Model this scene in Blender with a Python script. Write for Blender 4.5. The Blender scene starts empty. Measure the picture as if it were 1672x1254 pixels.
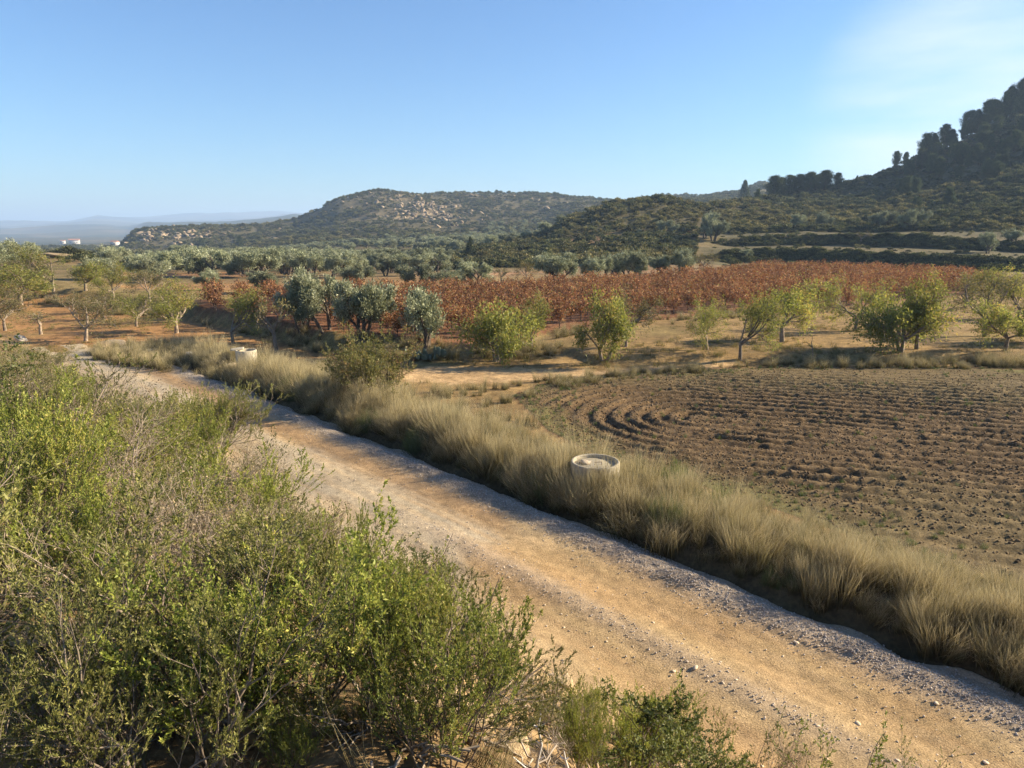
import bpy, math, random
import numpy as np
from mathutils import Vector, Matrix

# ------------------------------------------------------------------ scene, camera, light
scene = bpy.context.scene
COL = scene.collection
PI = math.pi
EYE = 6.0                                   # camera height above the valley floor (m)
FPX, UC, VC = 1160.0, 836.0, 627.0          # focal length / centre, in photograph pixels
PITCH = math.atan((627 - 375) / FPX)
SP, CP = math.sin(PITCH), math.cos(PITCH)

cam_d = bpy.data.cameras.new("camera")
cam_d.sensor_width = 36.0
cam_d.lens = 36.0 * FPX / 1672.0
cam_d.clip_start = 0.05
cam_d.clip_end = 40000
cam = bpy.data.objects.new("camera", cam_d)
COL.objects.link(cam)
cam.location = (0, 0, EYE)
cam.rotation_euler = (PI / 2 - PITCH, 0, 0)
scene.camera = cam

SUN_AZ, SUN_EL = math.radians(80), math.radians(24.5)     # azimuth from +Y towards +X
world = bpy.data.worlds.new("World")
scene.world = world
world.use_nodes = True
wn, wl = world.node_tree.nodes, world.node_tree.links
wn.clear()
sky = wn.new("ShaderNodeTexSky")
sky.sky_type = 'NISHITA'
sky.sun_disc = False
sky.sun_elevation = SUN_EL
sky.sun_rotation = SUN_AZ
sky.altitude = 300
sky.air_density = 1.15
sky.dust_density = 0.2
sky.ozone_density = 3.0
# one thin sheet of high cloud low in the east, drawn out by the wind
tc = wn.new("ShaderNodeTexCoord")
mp = wn.new("ShaderNodeMapping"); mp.inputs['Scale'].default_value = (2.2, 2.2, 12.0); mp.inputs['Rotation'].default_value = (0.0, -0.16, 0.0)
nz = wn.new("ShaderNodeTexNoise"); nz.inputs['Scale'].default_value = 1.7; nz.inputs['Detail'].default_value = 6; nz.inputs['Roughness'].default_value = 0.5
cr = wn.new("ShaderNodeMapRange"); cr.inputs['From Min'].default_value = 0.26; cr.inputs['From Max'].default_value = 0.72; cr.inputs['To Max'].default_value = 0.8
dp = wn.new("ShaderNodeVectorMath"); dp.operation = 'DOT_PRODUCT'
dp.inputs[1].default_value = (math.sin(math.radians(31)) * math.cos(math.radians(7)), math.cos(math.radians(31)) * math.cos(math.radians(7)), math.sin(math.radians(7)))
dm = wn.new("ShaderNodeMapRange"); dm.interpolation_type = 'SMOOTHSTEP'; dm.inputs['From Min'].default_value = math.cos(math.radians(11)); dm.inputs['From Max'].default_value = math.cos(math.radians(2))
mu = wn.new("ShaderNodeMath"); mu.operation = 'MULTIPLY'
mx = wn.new("ShaderNodeMixRGB"); mx.inputs[2].default_value = (6.6, 6.9, 7.3, 1)
bg = wn.new("ShaderNodeBackground"); bg.inputs['Strength'].default_value = 0.054
wo = wn.new("ShaderNodeOutputWorld")
wl.new(tc.outputs['Generated'], mp.inputs['Vector']); wl.new(mp.outputs[0], nz.inputs['Vector'])
wl.new(nz.outputs['Fac'], cr.inputs['Value']); wl.new(tc.outputs['Generated'], dp.inputs[0]); wl.new(dp.outputs['Value'], dm.inputs['Value'])
wl.new(cr.outputs[0], mu.inputs[0]); wl.new(dm.outputs[0], mu.inputs[1]); wl.new(mu.outputs[0], mx.inputs[0])
tint = wn.new("ShaderNodeMixRGB"); tint.blend_type = 'MULTIPLY'; tint.inputs[0].default_value = 1.0; tint.inputs[2].default_value = (0.66, 0.88, 1.13, 1)   # turns the sky alone bluer
wl.new(sky.outputs[0], tint.inputs[1]); wl.new(tint.outputs[0], mx.inputs[1]); wl.new(mx.outputs[0], bg.inputs['Color']); wl.new(bg.outputs[0], wo.inputs['Surface'])

sun_d = bpy.data.lights.new("sun", 'SUN')
sun_d.energy = 5.0
sun_d.angle = math.radians(0.55)
sun_d.color = (1.0, 0.84, 0.60)
sun = bpy.data.objects.new("sun", sun_d)
COL.objects.link(sun)
sdir = Vector((math.sin(SUN_AZ) * math.cos(SUN_EL), math.cos(SUN_AZ) * math.cos(SUN_EL), math.sin(SUN_EL)))
sun.rotation_euler = sdir.to_track_quat('Z', 'Y').to_euler()
sun.location = (40, 0, 60)

scene.view_settings.view_transform = 'Standard'
scene.view_settings.look = 'None'
scene.view_settings.exposure = 1.62
scene.view_settings.gamma = 1.0
scene.view_settings.use_curve_mapping = False
scene.render.engine = 'CYCLES'
cy = scene.cycles
cy.max_bounces = 5; cy.diffuse_bounces = 3; cy.glossy_bounces = 1; cy.transmission_bounces = 3
cy.volume_bounces = 0; cy.transparent_max_bounces = 4
cy.use_adaptive_sampling = True; cy.adaptive_threshold = 0.02
cy.use_denoising = True
cy.sample_clamp_indirect = 4.0
scene.render.filter_size = 1.35 if hasattr(scene.render, 'filter_size') else 1.5

# ------------------------------------------------------------------ numeric helpers
RNG = np.random.default_rng(11)
random.seed(5)
def _hash(ix, iy, seed):
    h = (ix.astype(np.int64) * 374761393 + iy.astype(np.int64) * 668265263 + seed * 1442695041) & 0xFFFFFFFF
    h = ((h ^ (h >> 13)) * 1274126177) & 0xFFFFFFFF
    h = (h ^ (h >> 16)) & 0xFFFFFFFF
    return h.astype(np.float64) / 0xFFFFFFFF
def vnoise(x, y, seed=0):
    x = np.asarray(x, float); y = np.asarray(y, float)
    ix, iy = np.floor(x), np.floor(y)
    fx, fy = x - ix, y - iy
    fx = fx * fx * fx * (fx * (fx * 6 - 15) + 10); fy = fy * fy * fy * (fy * (fy * 6 - 15) + 10)
    a = _hash(ix, iy, seed); b = _hash(ix + 1, iy, seed); c = _hash(ix, iy + 1, seed); d = _hash(ix + 1, iy + 1, seed)
    return (a + (b - a) * fx) * (1 - fy) + (c + (d - c) * fx) * fy - 0.5
def fbm(x, y, seed=0, octv=4, gain=0.5):
    z, a, f = 0.0, 1.0, 1.0
    for i in range(octv):
        z = z + a * vnoise(x * f + 17.3 * i, y * f - 9.1 * i, seed + i)
        a *= gain; f *= 2.03
    return z
def sm(x):
    x = np.clip(x, 0, 1); return x * x * (3 - 2 * x)
def inside(px, py, poly):
    px = np.asarray(px); py = np.asarray(py); r = np.zeros(px.shape, bool); n = len(poly)
    for i in range(n):
        x1, y1 = poly[i][:2]; x2, y2 = poly[(i + 1) % n][:2]
        c = ((y1 > py) != (y2 > py))
        with np.errstate(divide='ignore', invalid='ignore'):
            xi = (x2 - x1) * (py - y1) / (y2 - y1 + 1e-12) + x1
        r ^= c & (px < xi)
    return r
def seg_dist(px, py, poly):
    d = np.full(np.shape(px), 1e9); n = len(poly)
    for i in range(n):
        x1, y1 = poly[i][:2]; x2, y2 = poly[(i + 1) % n][:2]
        dx, dy = x2 - x1, y2 - y1
        k = np.clip(((px - x1) * dx + (py - y1) * dy) / (dx * dx + dy * dy + 1e-12), 0, 1)
        d = np.minimum(d, np.hypot(px - x1 - k * dx, py - y1 - k * dy))
    return d
def ray(u, v):
    yc = (v - VC) / FPX
    return (u - UC) / FPX, CP - SP * yc, -(SP + CP * yc)
def elev(u, v):
    x, y, z = ray(u, v); return z / math.hypot(x, y)
def flat(u, v, z=0.0):
    x, y, dz = ray(u, v); k = (z - EYE) / dz; return x * k, y * k
def project(x, y, z):
    dz = z - EYE
    f = y * CP - dz * SP; dn = -(dz * CP + y * SP)
    return UC + FPX * x / f, VC + FPX * dn / f

# ------------------------------------------------------------------ the lie of the land
RP = np.array([6.45, 7.86]); RD = np.array([-0.680, 0.733]); RN = np.array([-0.733, -0.680])
def st(x, y):
    dx, dy = x - RP[0], y - RP[1]
    return dx * RD[0] + dy * RD[1], dx * RN[0] + dy * RN[1]
def xy(s, t):
    return RP[0] + s * RD[0] + t * RN[0], RP[1] + s * RD[1] + t * RN[1]

COLS = {   # photo column: (range in m, 'z' height | 'v' photo row)
 -400: [(60,'z',.6),(90,'z',.4),(200,'z',-3),(450,'z',-8),(1500,'v',401),(2500,'v',390),(5000,'v',374),(8000,'v',364),(9500,'v',368)],
 -100: [(60,'z',.8),(100,'v',446),(200,'v',424),(450,'v',414),(1500,'v',400),(2500,'v',388),(4500,'v',377),(7000,'v',368),(9500,'v',372)],
 40:   [(60,'z',.8),(100,'v',440),(130,'v',415),(160,'v',420),(450,'v',414),(1500,'v',398),(2500,'v',386),(4500,'v',376),(7500,'v',365),(9500,'v',371)],
 110:  [(60,'z',.8),(100,'v',440),(130,'v',413),(160,'v',420),(450,'v',413),(1300,'v',398),(2500,'v',386),(4500,'v',370),(7500,'v',364),(9500,'v',370)],
 165:  [(60,'z',.8),(100,'v',440),(140,'v',424),(200,'v',423),(450,'v',413),(1300,'v',399),(2500,'v',384),(4500,'v',368),(7500,'v',354),(9500,'v',362)],
 208:  [(60,'z',.8),(90,'z',.4),(200,'v',424),(450,'v',413),(545,'v',398),(575,'v',392),(640,'v',392),(760,'z',-10),(2500,'v',386),(4500,'v',369),(7500,'v',356),(9500,'v',362)],
 226:  [(60,'z',.8),(90,'z',.4),(200,'v',424),(450,'v',412),(540,'v',392),(568,'v',380),(640,'v',379),(780,'z',-9),(2500,'v',386),(4500,'v',369),(7500,'v',356),(9500,'v',362)],
 540:  [(60,'z',.8),(90,'z',.3),(200,'v',424),(350,'v',403),(500,'v',368),(582,'v',336),(670,'v',334),(800,'z',8),(9500,'z',60)],
 195:  [(60,'z',.8),(90,'z',.4),(200,'v',424),(450,'v',413),(560,'v',408),(640,'z',-10),(2500,'v',386),(4500,'v',370),(7500,'v',356),(9500,'v',362)],
 240:  [(60,'z',.8),(90,'z',.3),(200,'v',424),(450,'v',412),(540,'v',384),(570,'v',377),(640,'v',376),(800,'z',-8),(4500,'v',368),(7500,'v',357),(9500,'v',362)],
 340:  [(60,'z',.8),(90,'z',.3),(200,'v',424),(420,'v',413),(530,'v',380),(560,'v',373),(660,'v',373),(800,'z',-5),(4500,'v',366),(7500,'v',353),(9500,'v',360)],
 430:  [(60,'z',.8),(90,'z',.3),(200,'v',424),(380,'v',411),(530,'v',378),(560,'v',371),(660,'v',371),(800,'z',-5),(4500,'v',362),(7500,'v',350),(9500,'v',356)],
 480:  [(60,'z',.8),(90,'z',.3),(200,'v',424),(350,'v',408),(540,'v',372),(580,'v',363),(660,'v',362),(800,'z',0),(4500,'v',358),(7500,'v',349),(9500,'v',356)],
 520:  [(60,'z',.8),(90,'z',.3),(200,'v',424),(350,'v',404),(500,'v',372),(580,'v',348),(660,'v',346),(800,'z',4),(4500,'v',358),(7500,'v',350),(9500,'v',356)],
 560:  [(60,'z',.8),(90,'z',.3),(200,'v',424),(350,'v',402),(500,'v',360),(585,'v',327),(680,'v',325),(800,'z',10),(9500,'z',60)],
 620:  [(60,'z',.8),(90,'z',.3),(200,'v',424),(340,'v',400),(480,'v',360),(590,'v',317),(640,'v',315),(760,'z',20),(9500,'z',60)],
 690:  [(60,'z',.8),(90,'z',.3),(200,'v',422),(330,'v',398),(480,'v',362),(560,'v',330),(610,'v',320),(680,'v',322),(800,'z',20),(9500,'z',60)],
 730:  [(60,'z',.8),(90,'z',.3),(115,'v',440),(200,'v',419),(240,'v',402),(340,'v',396),(480,'v',364),(580,'v',330),(640,'v',315),(700,'v',317),(800,'z',20),(9500,'z',60)],
 800:  [(60,'z',.8),(95,'z',.5),(108,'v',440),(125,'v',428),(150,'v',409),(185,'v',406),(230,'v',403),(320,'v',396),(480,'v',366),(600,'v',328),(650,'v',315),(720,'v',317),(800,'z',20),(9500,'z',60)],
 880:  [(60,'z',.8),(95,'z',.6),(108,'v',440),(125,'v',427),(150,'v',406),(190,'v',391),(215,'v',391),(260,'z',2),(330,'v',392),(500,'v',362),(600,'v',330),(650,'v',318),(740,'v',318),(840,'z',22),(9500,'z',60)],
 940:  [(60,'z',.8),(95,'z',.6),(108,'v',438),(125,'v',425),(150,'v',400),(160,'v',391),(200,'v',358),(218,'v',352),(262,'z',7),(350,'v',380),(600,'v',334),(680,'v',322),(760,'v',323),(860,'z',22),(9500,'z',60)],
 1000: [(60,'z',.8),(95,'z',.6),(108,'v',436),(125,'v',424),(150,'v',396),(160,'v',388),(163,'v',387),(200,'v',340),(215,'v',333),(262,'z',8),(350,'v',370),(680,'v',330),(760,'v',331),(860,'z',24),(9500,'z',60)],
 1080: [(60,'z',.9),(95,'z',.8),(108,'v',435),(125,'v',421),(150,'v',394),(158,'v',387),(163,'v',386),(200,'v',332),(212,'v',325),(225,'v',327),(270,'z',9),(400,'v',350),(700,'v',322),(760,'v',322),(900,'z',24),(9500,'z',60)],
 1130: [(60,'z',.9),(95,'z',.9),(112,'v',433),(126,'v',418),(148,'v',392),(156,'v',385),(163,'v',384),(205,'v',342),(222,'v',335),(280,'z',10),(400,'v',345),(760,'v',320),(900,'z',30),(9500,'z',60)],
 1200: [(60,'z',.9),(95,'z',.9),(121,'v',431),(128,'v',412),(146,'v',402),(151,'v',388),(165,'v',382),(205,'v',350),(245,'v',329),(300,'z',14),(500,'v',330),(900,'v',312),(1000,'z',30),(9500,'z',60)],
 1235: [(60,'z',.9),(95,'z',1),(123,'v',430),(130,'v',410),(148,'v',401),(152,'v',387),(167,'v',381),(205,'v',352),(255,'v',325),(310,'z',15),(500,'v',330),(900,'v',297),(1000,'z',40),(9500,'z',60)],
 1280: [(60,'z',.9),(95,'z',1),(124,'v',430),(131,'v',408),(149,'v',400),(153,'v',386),(168,'v',380),(205,'v',354),(250,'v',330),(275,'v',312),(330,'z',17),(500,'v',330),(900,'v',318),(1000,'z',40),(9500,'z',60)],
 1340: [(60,'z',.9),(95,'z',1),(122,'v',432),(129,'v',409),(147,'v',401),(152,'v',386),(167,'v',379),(205,'v',354),(250,'v',330),(280,'v',307),(340,'z',18),(900,'z',28),(9500,'z',60)],
 1400: [(60,'z',.8),(95,'z',1),(119,'v',435),(126,'v',411),(144,'v',402),(150,'v',385),(165,'v',378),(205,'v',352),(250,'v',325),(290,'v',293),(350,'z',20),(900,'z',28),(9500,'z',60)],
 1460: [(60,'z',.8),(95,'z',.9),(117,'v',438),(124,'v',415),(142,'v',403),(148,'v',384),(165,'v',376),(205,'v',348),(250,'v',316),(300,'v',271),(360,'z',24),(900,'z',28),(9500,'z',60)],
 1500: [(60,'z',.8),(95,'z',.9),(116,'v',439),(123,'v',417),(141,'v',404),(147,'v',385),(165,'v',376),(205,'v',345),(250,'v',308),(300,'v',253),(370,'z',30),(900,'z',28),(9500,'z',60)],
 1550: [(60,'z',.8),(95,'z',.9),(114,'v',441),(121,'v',420),(139,'v',407),(145,'v',390),(165,'v',376),(205,'v',340),(250,'v',298),(305,'v',231),(380,'z',34),(900,'z',28),(9500,'z',60)],
 1600: [(60,'z',.8),(95,'z',.9),(113,'v',442),(120,'v',423),(138,'v',409),(144,'v',393),(165,'v',375),(205,'v',334),(250,'v',286),(312,'v',204),(390,'z',40),(900,'z',28),(9500,'z',60)],
 1672: [(60,'z',.8),(95,'z',.9),(112,'v',444),(119,'v',426),(137,'v',412),(143,'v',398),(165,'v',374),(205,'v',328),(250,'v',272),(320,'v',163),(400,'z',48),(900,'z',30),(9500,'z',60)],
 1850: [(60,'z',.8),(95,'z',.9),(112,'v',446),(119,'v',428),(140,'v',405),(165,'v',374),(205,'v',320),(250,'v',250),(330,'v',110),(420,'z',50),(900,'z',30),(9500,'z',60)],
 2200: [(60,'z',.8),(120,'z',2),(200,'z',9),(330,'z',40),(450,'z',40),(900,'z',20),(9500,'z',60)],
 3200: [(60,'z',.8),(120,'z',1),(330,'z',6),(900,'z',8),(9500,'z',30)],
}
for _u in COLS:                     # the two terrace banks of the right slope are short and steep
    if 1200 <= _u <= 1672:
        c = COLS[_u]
        for a in (2, 4): c[a] = (c[a + 1][0] - 2.4, c[a][1], c[a][2])
LR = np.linspace(math.log(55), math.log(14000), 560)
def _build_table():
    az, rows = [], []
    for u in sorted(COLS):
        x, y, _ = ray(u, 400)
        az.append(math.atan2(x, y))
        rr = [math.log(c[0]) for c in COLS[u]]
        zz = [c[2] if c[1] == 'z' else EYE + c[0] * elev(u, c[2]) for c in COLS[u]]
        rows.append(np.interp(LR, rr, zz))
    return np.array(az), np.array(rows)
TAZ, TZ = _build_table()
def far_h(az, r):
    lr = np.clip((np.log(np.maximum(r, 1)) - LR[0]) / (LR[1] - LR[0]), 0, len(LR) - 1.001)
    j = lr.astype(int); fj = lr - j
    a = np.clip(az, TAZ[0], TAZ[-1])
    i = np.clip(np.searchsorted(TAZ, a) - 1, 0, len(TAZ) - 2)
    fi = (a - TAZ[i]) / (TAZ[i + 1] - TAZ[i]); fi = fi * fi * (3 - 2 * fi) * 0.5 + fi * 0.5
    z0 = TZ[i, j] * (1 - fj) + TZ[i, j + 1] * fj
    z1 = TZ[i + 1, j] * (1 - fj) + TZ[i + 1, j + 1] * fj
    return z0 * (1 - fi) + z1 * fi

EDGE_PX = [(-250, 462), (0, 478), (50, 485), (300, 520), (540, 577), (640, 583), (760, 580), (900, 550), (1010, 536), (1160, 521), (1330, 512), (1500, 495), (1672, 480), (1900, 470)]
EX, EY = np.array([flat(*p) for p in EDGE_PX]).T
FIELD_PX = [(835, 645), (880, 626), (960, 612), (1100, 604), (1250, 599), (1450, 598), (1672, 604), (2050, 622), (2600, 800), (2100, 1160), (1672, 995), (1420, 893), (1200, 814), (1000, 757), (890, 702)]
FIELD = [flat(*p) for p in FIELD_PX]
TRACK_PX = [(640, 612), (700, 596), (830, 598), (980, 603), (1080, 598), (1200, 594), (1200, 598), (1080, 604), (980, 611), (860, 621), (740, 626), (660, 622)]
SANDY = [flat(*p) for p in TRACK_PX]
BS = [-30, -3, 3, 10, 20, 34, 46, 62, 90]
BH = [4.4, 4.4, 4.1, 3.2, 2.25, 1.5, 0.7, 0.0, 0.0]
TOE = 3.7
def H(x, y):
    x = np.asarray(x, float); y = np.asarray(y, float)
    r = np.hypot(x, y); az = np.arctan2(x, y)
    s, t = st(x, y)
    z = 0.10 * fbm(x * 0.12, y * 0.12, 3, 3)
    ye = np.interp(x, EX, EY)
    amp = np.interp(x, [-12, -6, 0, 60], [0.95, 0.7, 0.4, 0.45])
    z = z + amp * sm((y - ye) / 1.1)
    # rise of the orchard behind the ploughed field
    yf = np.interp(x, [0, 4, 10, 20, 26, 40], [40, 31.6, 31.6, 32.2, 31.4, 30])
    z = z + 0.35 * sm((y - yf) / 1.0) * sm((x - 0) / 5) * (1 - sm((y - ye) / 1.1) * 0.6)
    rm = np.exp(-np.clip((s - 30) / 8, 0, 9) ** 2)
    z = z + rm * (0.22 * np.exp(-((t + 1.6) / 0.8) ** 2) - 0.16 * np.exp(-((t + 0.5) / 0.28) ** 2))
    b = np.interp(s, BS, BH)
    k = np.clip((t - TOE) / 5.8, 0, 1)
    prof = 0.55 * sm(k) + 0.45 * np.minimum(1, k * 1.12)
    rough = (0.24 * fbm(x * 0.7, y * 0.7, 21, 4) + 0.05 * fbm(x * 4, y * 4, 25, 2)) * sm((t - TOE) / 1.2) * np.clip(b / 2, 0, 1)
    z = z + b * prof + rough
    w = sm((r - 58) / 26)
    fz = far_h(az, r) + fbm(x * 0.02, y * 0.02, 5, 4) * np.clip((r - 150) * 0.006, 0, 5) + fbm(x * 0.11, y * 0.11, 8, 2) * np.clip((r - 105) * 0.01, 0, 0.9)
    fz = fz + np.where(r > 1200, fbm(x * 0.0016, y * 0.0016, 31, 5) * np.clip((r - 1200) * 0.012, 0, 60), 0)
    wb = sm((np.abs(az) - 1.35) / 0.4)
    fz = fz * (1 - wb) + 4.4 * wb
    # the plateau that the photographer stands on goes on behind
    keep = sm((t - 3) / 6) * (1 - sm((s - 30) / 30))
    w = w * (1 - keep * (1 - sm((r - 300) / 300)))
    return z * (1 - w) + fz * w
def h1(x, y):
    return float(H(np.array([x]), np.array([y]))[0])
_K = np.concatenate([np.linspace(1.5, 60, 1200), np.geomspace(60.1, 12000, 3500)])
def at(u, v):
    """the point of the ground seen at a photo pixel"""
    x, y, z = ray(u, v)
    X, Y, Z = x * _K, y * _K, EYE + z * _K
    d = Z - H(X, Y)
    i = np.argmax(d < 0)
    if d[i] >= 0: i = len(_K) - 1
    k = _K[i - 1] + (_K[i] - _K[i - 1]) * d[i - 1] / (d[i - 1] - d[i] + 1e-9) if i > 0 else _K[0]
    return float(x * k), float(y * k), float(EYE + z * k)
def wpoly(px):
    return [at(*p)[:2] for p in px]

VINE_PX = [(325, 506), (420, 522), (520, 545), (640, 552), (760, 566), (850, 556), (905, 540), (1010, 529), (1160, 513), (1330, 504), (1500, 489), (1600, 478), (1640, 466), (1560, 454), (1400, 447), (1250, 442), (1180, 453), (1060, 462), (870, 474), (640, 485), (325, 489)]
VINE = wpoly(VINE_PX)

# ------------------------------------------------------------------ mesh and material helpers
def mesh_np(name, V, F, mats=(), smooth=False, attrs=None, cols=None, mi=None):
    V = np.asarray(V, np.float32); F = np.asarray(F, np.int32)
    me = bpy.data.meshes.new(name)
    me.vertices.add(len(V)); me.vertices.foreach_set("co", V.ravel())
    n, k = F.shape
    me.loops.add(n * k); me.loops.foreach_set("vertex_index", F.ravel())
    me.polygons.add(n)
    me.polygons.foreach_set("loop_start", np.arange(0, n * k, k, dtype=np.int32))
    me.polygons.foreach_set("loop_total", np.full(n, k, np.int32))
    if mi is not None: me.polygons.foreach_set("material_index", np.asarray(mi, np.int32))
    if smooth: me.polygons.foreach_set("use_smooth", np.ones(n, bool))
    for m in mats: me.materials.append(m)
    for an, av in (attrs or {}).items():
        a = me.attributes.new(an, 'FLOAT', 'POINT'); a.data.foreach_set("value", np.asarray(av, np.float32))
    if cols is not None:
        a = me.color_attributes.new("Col", 'FLOAT_COLOR', 'POINT')
        c = np.ones((len(V), 4), np.float32); c[:, :3] = cols; a.data.foreach_set("color", c.ravel())
    me.update(calc_edges=True)
    return me
def link(name, data, parent=None, **props):
    o = bpy.data.objects.new(name, data); COL.objects.link(o)
    if parent is not None: o.parent = parent
    for k, v in props.items():
        if v is not None: o[k] = v
    return o
def thing(name, loc, label, category, group=None, rz=0.0, sc=1.0):
    o = link(name, None, None, label=label, category=category, group=group)
    o.empty_display_size = 0.2
    o.location = loc; o.rotation_euler = (0, 0, rz)
    o.scale = (sc, sc, sc) if not hasattr(sc, '__len__') else sc
    return o
def grid_faces(nx, ny):
    i = np.arange(nx * ny).reshape(ny, nx)
    return np.stack([i[:-1, :-1].ravel(), i[:-1, 1:].ravel(), i[1:, 1:].ravel(), i[1:, :-1].ravel()], 1)

def new_mat(name):
    m = bpy.data.materials.new(name); m.use_nodes = True
    nt = m.node_tree; nt.nodes.clear()
    return m, nt.nodes, nt.links
def ramp(N, stops):
    r = N.new("ShaderNodeValToRGB"); e = r.color_ramp.elements
    while len(e) < len(stops): e.new(0.5)
    for k, (p, c) in enumerate(stops):
        e[k].position = p; e[k].color = (*c, 1)
    return r
def leaf_mat(name, stops, trans=0.35, attr="rnd", vary=0.35, gloss=0.025):
    m, N, L = new_mat(name)
    a = N.new("ShaderNodeAttribute"); a.attribute_name = attr
    r = ramp(N, stops); L.new(a.outputs['Fac'], r.inputs['Fac'])
    oi = N.new("ShaderNodeObjectInfo")
    mr = N.new("ShaderNodeMapRange"); mr.inputs['To Min'].default_value = 1 - vary; mr.inputs['To Max'].default_value = 1 + vary
    L.new(oi.outputs['Random'], mr.inputs['Value'])
    hs = N.new("ShaderNodeHueSaturation"); L.new(r.outputs['Color'], hs.inputs['Color']); L.new(mr.outputs[0], hs.inputs['Value'])
    d = N.new("ShaderNodeBsdfDiffuse"); t = N.new("ShaderNodeBsdfTranslucent"); g = N.new("ShaderNodeBsdfGlossy")
    g.inputs['Roughness'].default_value = 0.6
    L.new(hs.outputs[0], d.inputs['Color']); L.new(hs.outputs[0], t.inputs['Color'])
    x = N.new("ShaderNodeMixShader"); x.inputs[0].default_value = trans
    L.new(d.outputs[0], x.inputs[1]); L.new(t.outputs[0], x.inputs[2])
    x2 = N.new("ShaderNodeMixShader"); x2.inputs[0].default_value = gloss
    L.new(x.outputs[0], x2.inputs[1]); L.new(g.outputs[0], x2.inputs[2])
    o = N.new("ShaderNodeOutputMaterial"); L.new(x2.outputs[0], o.inputs['Surface'])
    return m
def solid_mat(name, c1, c2, scale=6.0, rough=0.9, bump=0.3, bdist=0.02, detail=5, c3=None):
    m, N, L = new_mat(name)
    tc = N.new("ShaderNodeTexCoord"); n = N.new("ShaderNodeTexNoise")
    n.inputs['Scale'].default_value = scale; n.inputs['Detail'].default_value = detail; n.inputs['Roughness'].default_value = 0.65
    L.new(tc.outputs['Object'], n.inputs['Vector'])
    st_ = [(0.3, c1), (0.7, c2)] if c3 is None else [(0.3, c1), (0.55, c2), (0.75, c3)]
    r = ramp(N, st_); L.new(n.outputs['Fac'], r.inputs['Fac'])
    oi = N.new("ShaderNodeObjectInfo"); mr = N.new("ShaderNodeMapRange")
    mr.inputs['To Min'].default_value = 0.75; mr.inputs['To Max'].default_value = 1.25
    L.new(oi.outputs['Random'], mr.inputs['Value'])
    hs = N.new("ShaderNodeHueSaturation"); L.new(r.outputs[0], hs.inputs['Color']); L.new(mr.outputs[0], hs.inputs['Value'])
    p = N.new("ShaderNodeBsdfPrincipled"); p.inputs['Roughness'].default_value = rough
    p.inputs['Specular IOR Level'].default_value = 0.2
    L.new(hs.outputs[0], p.inputs['Base Color'])
    if bump:
        b = N.new("ShaderNodeBump"); b.inputs['Strength'].default_value = bump; b.inputs['Distance'].default_value = bdist
        L.new(n.outputs['Fac'], b.inputs['Height']); L.new(b.outputs[0], p.inputs['Normal'])
    o = N.new("ShaderNodeOutputMaterial"); L.new(p.outputs[0], o.inputs['Surface'])
    return m
def ground_mat(name, scales=(0.35, 2.5, 14.0), strength=(0.35, 0.4, 0.45), bump=0.5, bdist=0.03):
    """colour from the zone attribute Col, broken up by three sizes of noise"""
    m, N, L = new_mat(name)
    a = N.new("ShaderNodeAttribute"); a.attribute_name = "Col"
    g = N.new("ShaderNodeNewGeometry")
    col = a.outputs['Color']; last = None
    for sc, k in zip(scales, strength):
        n = N.new("ShaderNodeTexNoise"); n.inputs['Scale'].default_value = sc; n.inputs['Detail'].default_value = 4
        n.inputs['Roughness'].default_value = 0.7
        L.new(g.outputs['Position'], n.inputs['Vector'])
        mr = N.new("ShaderNodeMapRange"); mr.inputs['From Min'].default_value = 0.3; mr.inputs['From Max'].default_value = 0.7
        mr.inputs['To Min'].default_value = 1 - k; mr.inputs['To Max'].default_value = 1 + k
        L.new(n.outputs['Fac'], mr.inputs['Value'])
        mu = N.new("ShaderNodeVectorMath"); mu.operation = 'SCALE'
        L.new(col, mu.inputs[0]); L.new(mr.outputs[0], mu.inputs['Scale'])
        col = mu.outputs['Vector']; last = n
    p = N.new("ShaderNodeBsdfPrincipled"); p.inputs['Roughness'].default_value = 0.95; p.inputs['Specular IOR Level'].default_value = 0.1
    L.new(col, p.inputs['Base Color'])
    b = N.new("ShaderNodeBump"); b.inputs['Strength'].default_value = bump; b.inputs['Distance'].default_value = bdist
    L.new(last.outputs['Fac'], b.inputs['Height']); L.new(b.outputs[0], p.inputs['Normal'])
    o = N.new("ShaderNodeOutputMaterial"); L.new(p.outputs[0], o.inputs['Surface'])
    return m

M = {}
M['terrain'] = ground_mat("terrain_ground")
M['road'] = ground_mat("packed_earth_road", (0.5, 5.0, 40.0), (0.12, 0.22, 0.38), 0.9, 0.018)
M['field'] = ground_mat("ploughed_soil", (0.6, 5.0, 22.0), (0.2, 0.3, 0.4), 0.7, 0.03)
M['rosemary'] = leaf_mat("rosemary_leaf", [(0, (.075, .080, .022)), (.45, (.165, .172, .046)), (.8, (.26, .255, .070)), (1, (.34, .29, .11))], .35)
M['green'] = leaf_mat("broom_leaf", [(0, (.09, .115, .020)), (.5, (.20, .235, .040)), (.85, (.31, .315, .065)), (1, (.40, .34, .09))], .4)
M['lentisk'] = leaf_mat("glossy_green_leaf", [(0, (.055, .074, .014)), (.6, (.125, .155, .028)), (1, (.23, .24, .06))], .35, gloss=.04)
M['cistus'] = leaf_mat("grey_green_leaf", [(0, (.075, .085, .026)), (.6, (.17, .175, .058)), (.88, (.27, .25, .09)), (1, (.38, .27, .10))], .3)
M['dryleaf'] = leaf_mat("dry_leaf", [(0, (.12, .085, .05)), (.6, (.22, .17, .10)), (1, (.34, .26, .15))], .25)
M['almond'] = leaf_mat("almond_leaf", [(0, (.11, .13, .022)), (.5, (.22, .24, .045)), (.85, (.33, .31, .07)), (1, (.42, .31, .08))], .5, vary=.2)
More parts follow.
